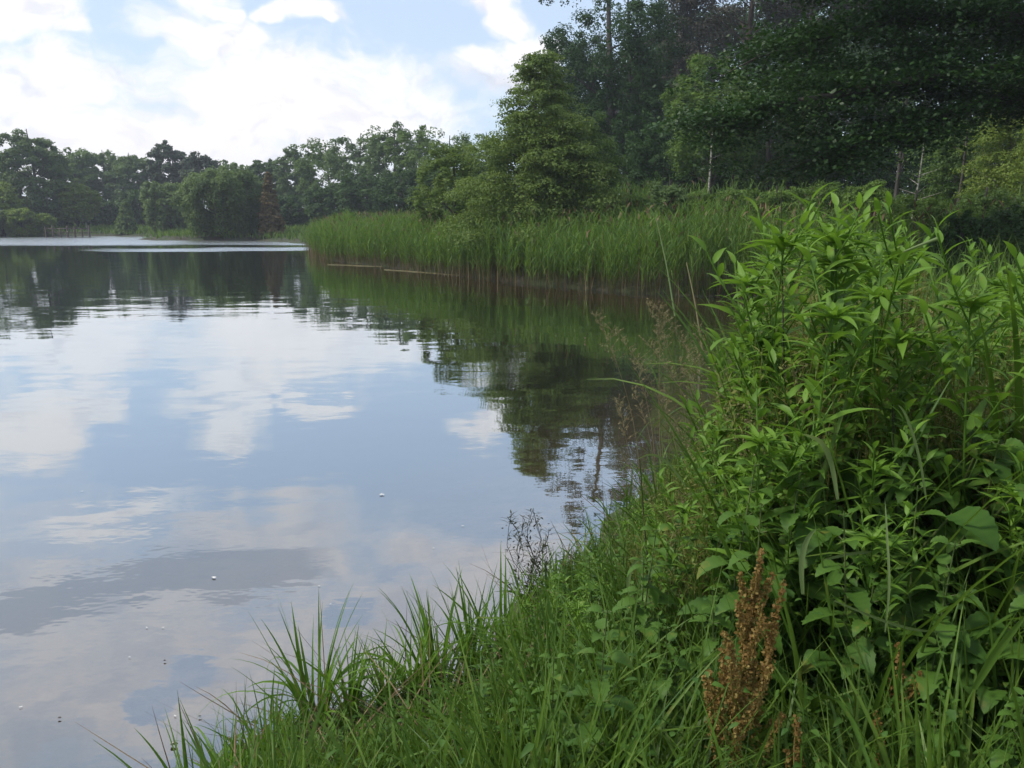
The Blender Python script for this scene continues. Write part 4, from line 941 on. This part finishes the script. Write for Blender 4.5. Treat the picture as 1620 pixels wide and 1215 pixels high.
# sedge clumps along the water edge
for i, (px, tp, Yq, lb) in enumerate(((292, 1100, 2.12, "single narrow sedge tuft standing first at the edge of the lake"), (350, 1120, 2.1, "low sedge clump beside the single narrow tuft"), (415, 1060, 2.25, "sedge clump before the tallest clump of the water edge"),
                                     (488, 945, 2.5, "tallest sedge clump, pointed blades against the water"), (545, 990, 2.5, "sedge clump right beside the tallest one"), (606, 985, 2.6, "sedge clump with thin brownish bent blades"),
                                     (650, 945, 2.68, "sedge clump with wide dark blades in the middle of the row"), (690, 915, 2.75, "pointed sedge clump rising over the lake between bent blades"), (742, 900, 2.85, "sedge clump with one blade folded back"),
                                     (792, 870, 2.95, "last tall sedge clump before the leafy bank"), (1600, 1040, 1.5, "coarse sedge clump at the bottom corner"), (1500, 1060, 1.6, "sedge clump beside the coarse corner clump"))):
    nb = 6 if i == 0 else 44
    put_top(make_sedge(70 + i, 1.0, nb, "weed", 0.030, 0.68), px, tp, Yq, lb, "sedge", GS, h0=0.95)
# low growth that nobody could count
n = 13000; q = np.array(sample(n, 1.15, 14.0, 180, 1850, -0.02)); zc, z0, _ = cap(q[:, 0], q[:, 1])
hh = np.clip((zc - z0) * rg.uniform(0.5, 1.0, n), 0.08, 0.55) * rg.uniform(0.6, 1.2, n)
V, F, T, K = strips(np.stack([q[:, 0], q[:, 1], z0 - 0.01], 1), rg.uniform(0, 6.28, n), np.abs(rg.normal(size=n)) * 0.35, hh, np.where(rg.random(n) < 0.3, rg.uniform(0.010, 0.019, n), rg.uniform(0.004, 0.011, n)) * (1 + q[:, 1] * .05), rg.uniform(0.2, 1.6, n), 6, rg.uniform(0, 1, n), rg)
VV, FF, TT, KK = V, F, T, K
n = 7000; q = scatter(n, -2, 9, 3.4, 20, lambda x, y, s: (s > -0.06) & (s < 1.0), rg); z0 = H(q[:, 0], q[:, 1])
V, F, T, K = strips(np.stack([q[:, 0], q[:, 1], z0 - 0.01], 1), rg.uniform(0, 6.28, n), np.abs(rg.normal(size=n)) * 0.35, rg.uniform(0.10, 0.30, n) * (1 + 0.03 * q[:, 1]), rg.uniform(0.006, 0.012, n) * (1 + q[:, 1] * .05), rg.uniform(0.2, 1.4, n), 6, rg.uniform(0, 1, n), rg)
V, F, T, K = np.concatenate([VV, V]), np.concatenate([FF, F + len(VV)]), np.concatenate([TT, T]), np.concatenate([KK, K])
tag(link("grass", make_mesh("grass", V, F, M["sedge"], T, K)), "thick green grass under the weeds of the near bank", kind="stuff")
n = 14000; q = np.array(sample(n, 1.15, 12.0, 180, 1850, 0.0)); zc, z0, _ = cap(q[:, 0], q[:, 1])
hz_ = z0 + np.clip(zc - z0, 0.05, 1.2) * rg.beta(1.2, 3.0, n) * 0.8 + 0.02
V, F, T, K = blades(np.stack([q[:, 0], q[:, 1], hz_], 1), rg.uniform(0, 6.28, n), rg.uniform(-0.2, 0.7, n), rg.uniform(0.015, 0.045, n), rg.uniform(0.008, 0.020, n), 0.8, rg, "ovate", 4, 0.25, 0.4, t=rg.uniform(0.1, 0.9, n))
tag(link("ground_cover", make_mesh("ground_cover", V, F, M["nettle"], T, K)), "small leaves filling the space under weeds and grass", kind="stuff")
n = 2600; q = np.array(sample(n, 1.2, 8.0, 200, 1800, 0.0)); z0 = H(q[:, 0], q[:, 1])
V, F, T, K = strips(np.stack([q[:, 0], q[:, 1], z0], 1), rg.uniform(0, 6.28, n), rg.uniform(0.3, 1.5, n), rg.uniform(0.15, 0.5, n), 0.004, rg.uniform(-.3, .8, n), 5, rg.uniform(0, 1, n), rg)
tag(link("dry_litter", make_mesh("dry_litter", V, F, M["dry"], T, K)), "dry straw and old blades lying in the grass", kind="stuff")

# ------------------------------------------------------------------ the wooden jetty on the far shore
M["wood"] = plain_mat("weathered_wood", (0.055, 0.042, 0.034), (0.14, 0.11, 0.09), 0.85, 3.0)
M["white"] = plain_mat("white_paint", (0.62, 0.62, 0.60), (0.78, 0.78, 0.76), 0.5, 8.0)
def box(cx, cy, cz, sx, sy, sz):
    V = np.array([(x, y, z) for z in (-.5, .5) for y in (-.5, .5) for x in (-.5, .5)]) * [sx, sy, sz] + [cx, cy, cz]
    return V, np.array([(0, 2, 3, 1), (4, 5, 7, 6), (0, 1, 5, 4), (1, 3, 7, 5), (3, 2, 6, 7), (2, 0, 4, 6)])
jl = pt(80, 360, 85.5); jr = pt(148, 360, 85.5); xL, xR = jl[0], jr[0]; yj = 85.5
root = empty("wooden_jetty", ((xL + xR) / 2, yj, 0)); W_ = xR - xL
g_ = Geo()
for i in range(22): g_.add(*box(-W_ / 2 + (i + .5) * W_ / 22, 0, 0.55, W_ / 22 - 0.03, 1.8, 0.06))
link("deck", g_.mesh("jetty_deck", M["wood"]), root)
for i in range(7):
    g_ = Geo(); h_ = 1.15 + 0.2 * math.sin(i * 2.3); g_.add(*tube([(0, 0, -0.8), (0, 0, h_ * .5), (0.02, 0, h_)], 0.09, 8)); p_ = link("post", g_.mesh("jetty_post", M["wood"], True), root); p_.location = (-W_ / 2 + i * W_ / 6, -0.99, 0)
for zr in (0.95,):
    g_ = Geo(); g_.add(*box(0, -0.86, zr, W_, 0.05, 0.10)); link("rail", g_.mesh("jetty_rail", M["wood"]), root)
tag(root, "low brown wooden jetty with posts and rails on the far shore", "jetty")
g_ = Geo(); g_.add(*tube([(0, 0, -0.6), (0, 0, 0.8), (0, 0, 1.55)], 0.05, 8)); g_.add(*box(0.25, 0, 0.30, 0.9, 0.35, 0.16))
wp = link("white_post", g_.mesh("white_post", M["white"])); wp.location = tuple(gp(138, 371.5)); tag(wp, "thin white post standing in the water before the wooden jetty", "post")
# pale poles floating before the reeds
for (a_, b_, lb) in (((518, 419), (606, 422), "shorter pale pole floating off the tip of the reed bed"), ((608, 427), (735, 436), "longer pale pole floating along the reed bed")):
    A, B_ = gp(*a_), gp(*b_); tt = np.linspace(0, 1, 12)[:, None]; Q = A * (1 - tt) + B_ * tt + np.array([0, 0, 0.02]) + np.sin(tt * 5) * [0, .08, 0]
    g_ = Geo(); g_.add(*tube(Q - [0, 0, .012], 0.016, 7), 0.3); tag(link("floating_pole", g_.mesh("floating_pole", M["straw"], True)), lb, "pole", "poles floating by the reeds")
# small things on the water
M["petal"] = plain_mat("white_fluff", (0.55, 0.55, 0.52), (0.80, 0.80, 0.76), 0.6, 60.0)
M["deadleaf"] = plain_mat("dark_wet_leaf", (0.012, 0.009, 0.006), (0.035, 0.025, 0.015), 0.4, 40.0)
for i, (px, py, sz, mt, lb) in enumerate(((335, 914, 0.022, "petal", "white feather tuft floating on the dark band of water"), (232, 994, 0.014, "petal", "left one of two white flecks close together on the water"),
        (258, 994, 0.014, "petal", "right one of two white flecks close together on the water"), (205, 1041, 0.013, "petal", "thin white fleck below the close pair on the water"),
        (277, 1134, 0.014, "petal", "cream petal floating just off the single sedge tuft"), (33, 1120, 0.016, "petal", "flat white fleck on the muddy shallow water"),
        (600, 784, 0.030, "petal", "long white feather on blue water in mid lake"), (505, 928, 0.014, "petal", "white fleck right above the tallest sedge clump"),
        (523, 957, 0.012, "petal", "tiny white fleck beside the tallest sedge clump"), (732, 833, 0.016, "petal", "white fleck near the twiggy dark plant"),
        (686, 868, 0.014, "petal", "white fleck on the cloud reflection before the twiggy plant"), (130, 778, 0.02, "petal", "lone white fleck far out on the lake"),
        (259, 1047, 0.014, "deadleaf", "small black seed floating above the blue patch of water"), (270, 1180, 0.024, "deadleaf", "dark curled leaf floating beside the single sedge tuft"),
        (314, 1136, 0.010, "deadleaf", "tiny dark fleck floating behind the single sedge tuft"), (92, 1138, 0.012, "deadleaf", "dark fleck floating on the muddy shallow water"))):
    r2 = np.random.default_rng(300 + i); sz *= 0.75 if ("dark" in lb or "feather" in lb) else 0.55
    if "feather" in lb: V, F, T, K = blades(np.zeros((9, 3)) + [0, 0, .002], r2.uniform(-.5, .5, 9), 0.12, sz * 1.7, sz * .25, 0.2, r2, "lance", 4, 0.1, .2)
    elif mt == "deadleaf": V, F, T, K = blades([[0, 0, .003]] * 2, [0.2, 0.5], 0.3, sz * 1.6, sz * 0.9, 0.6, r2, "ovate", 6, 0.4, .3)
    else: V, F, T, K = blades([[0, 0, .0015]] * 2, [0.1, 2.9], 0.04, sz * 0.8, sz * 0.45, 0.05, r2, "ovate", 5, 0.06, .03)
    nm = "feather" if "feather" in lb else ("floating_leaf" if mt == "deadleaf" else "petal")
    o = link(nm, make_mesh(nm, V, F, M[mt], T, K, True)); o.location = tuple(gp(px, py) + [0, 0, 0.004]); o.rotation_euler = (0, 0, r2.uniform(-.6, .6)); tag(o, lb, nm.replace("_", " "), "small things floating on the lake")

# ------------------------------------------------------------------ air
m, nn, ll = new_mat("air_haze")
v = mk(nn, "ShaderNodeVolumePrincipled"); v.inputs["Color"].default_value = (0.80, 0.88, 1.0, 1); v.inputs["Density"].default_value = 0.0008
v.inputs["Anisotropy"].default_value = 0.1
o = mk(nn, "ShaderNodeOutputMaterial"); ll.new(v.outputs[0], o.inputs["Volume"])
x0, x1, y0, y1, z0, z1 = -1000, 1000, -1000, 1000, -6.0, 34.0
hz = link("haze", make_mesh("haze", [(x0, y0, z0), (x1, y0, z0), (x1, y1, z0), (x0, y1, z0), (x0, y0, z1), (x1, y0, z1), (x1, y1, z1), (x0, y1, z1)],
          [(3, 2, 1, 0), (4, 5, 6, 7), (0, 1, 5, 4), (1, 2, 6, 5), (2, 3, 7, 6), (3, 0, 4, 7)], m))
tag(hz, "thin bluish summer air", kind="stuff")
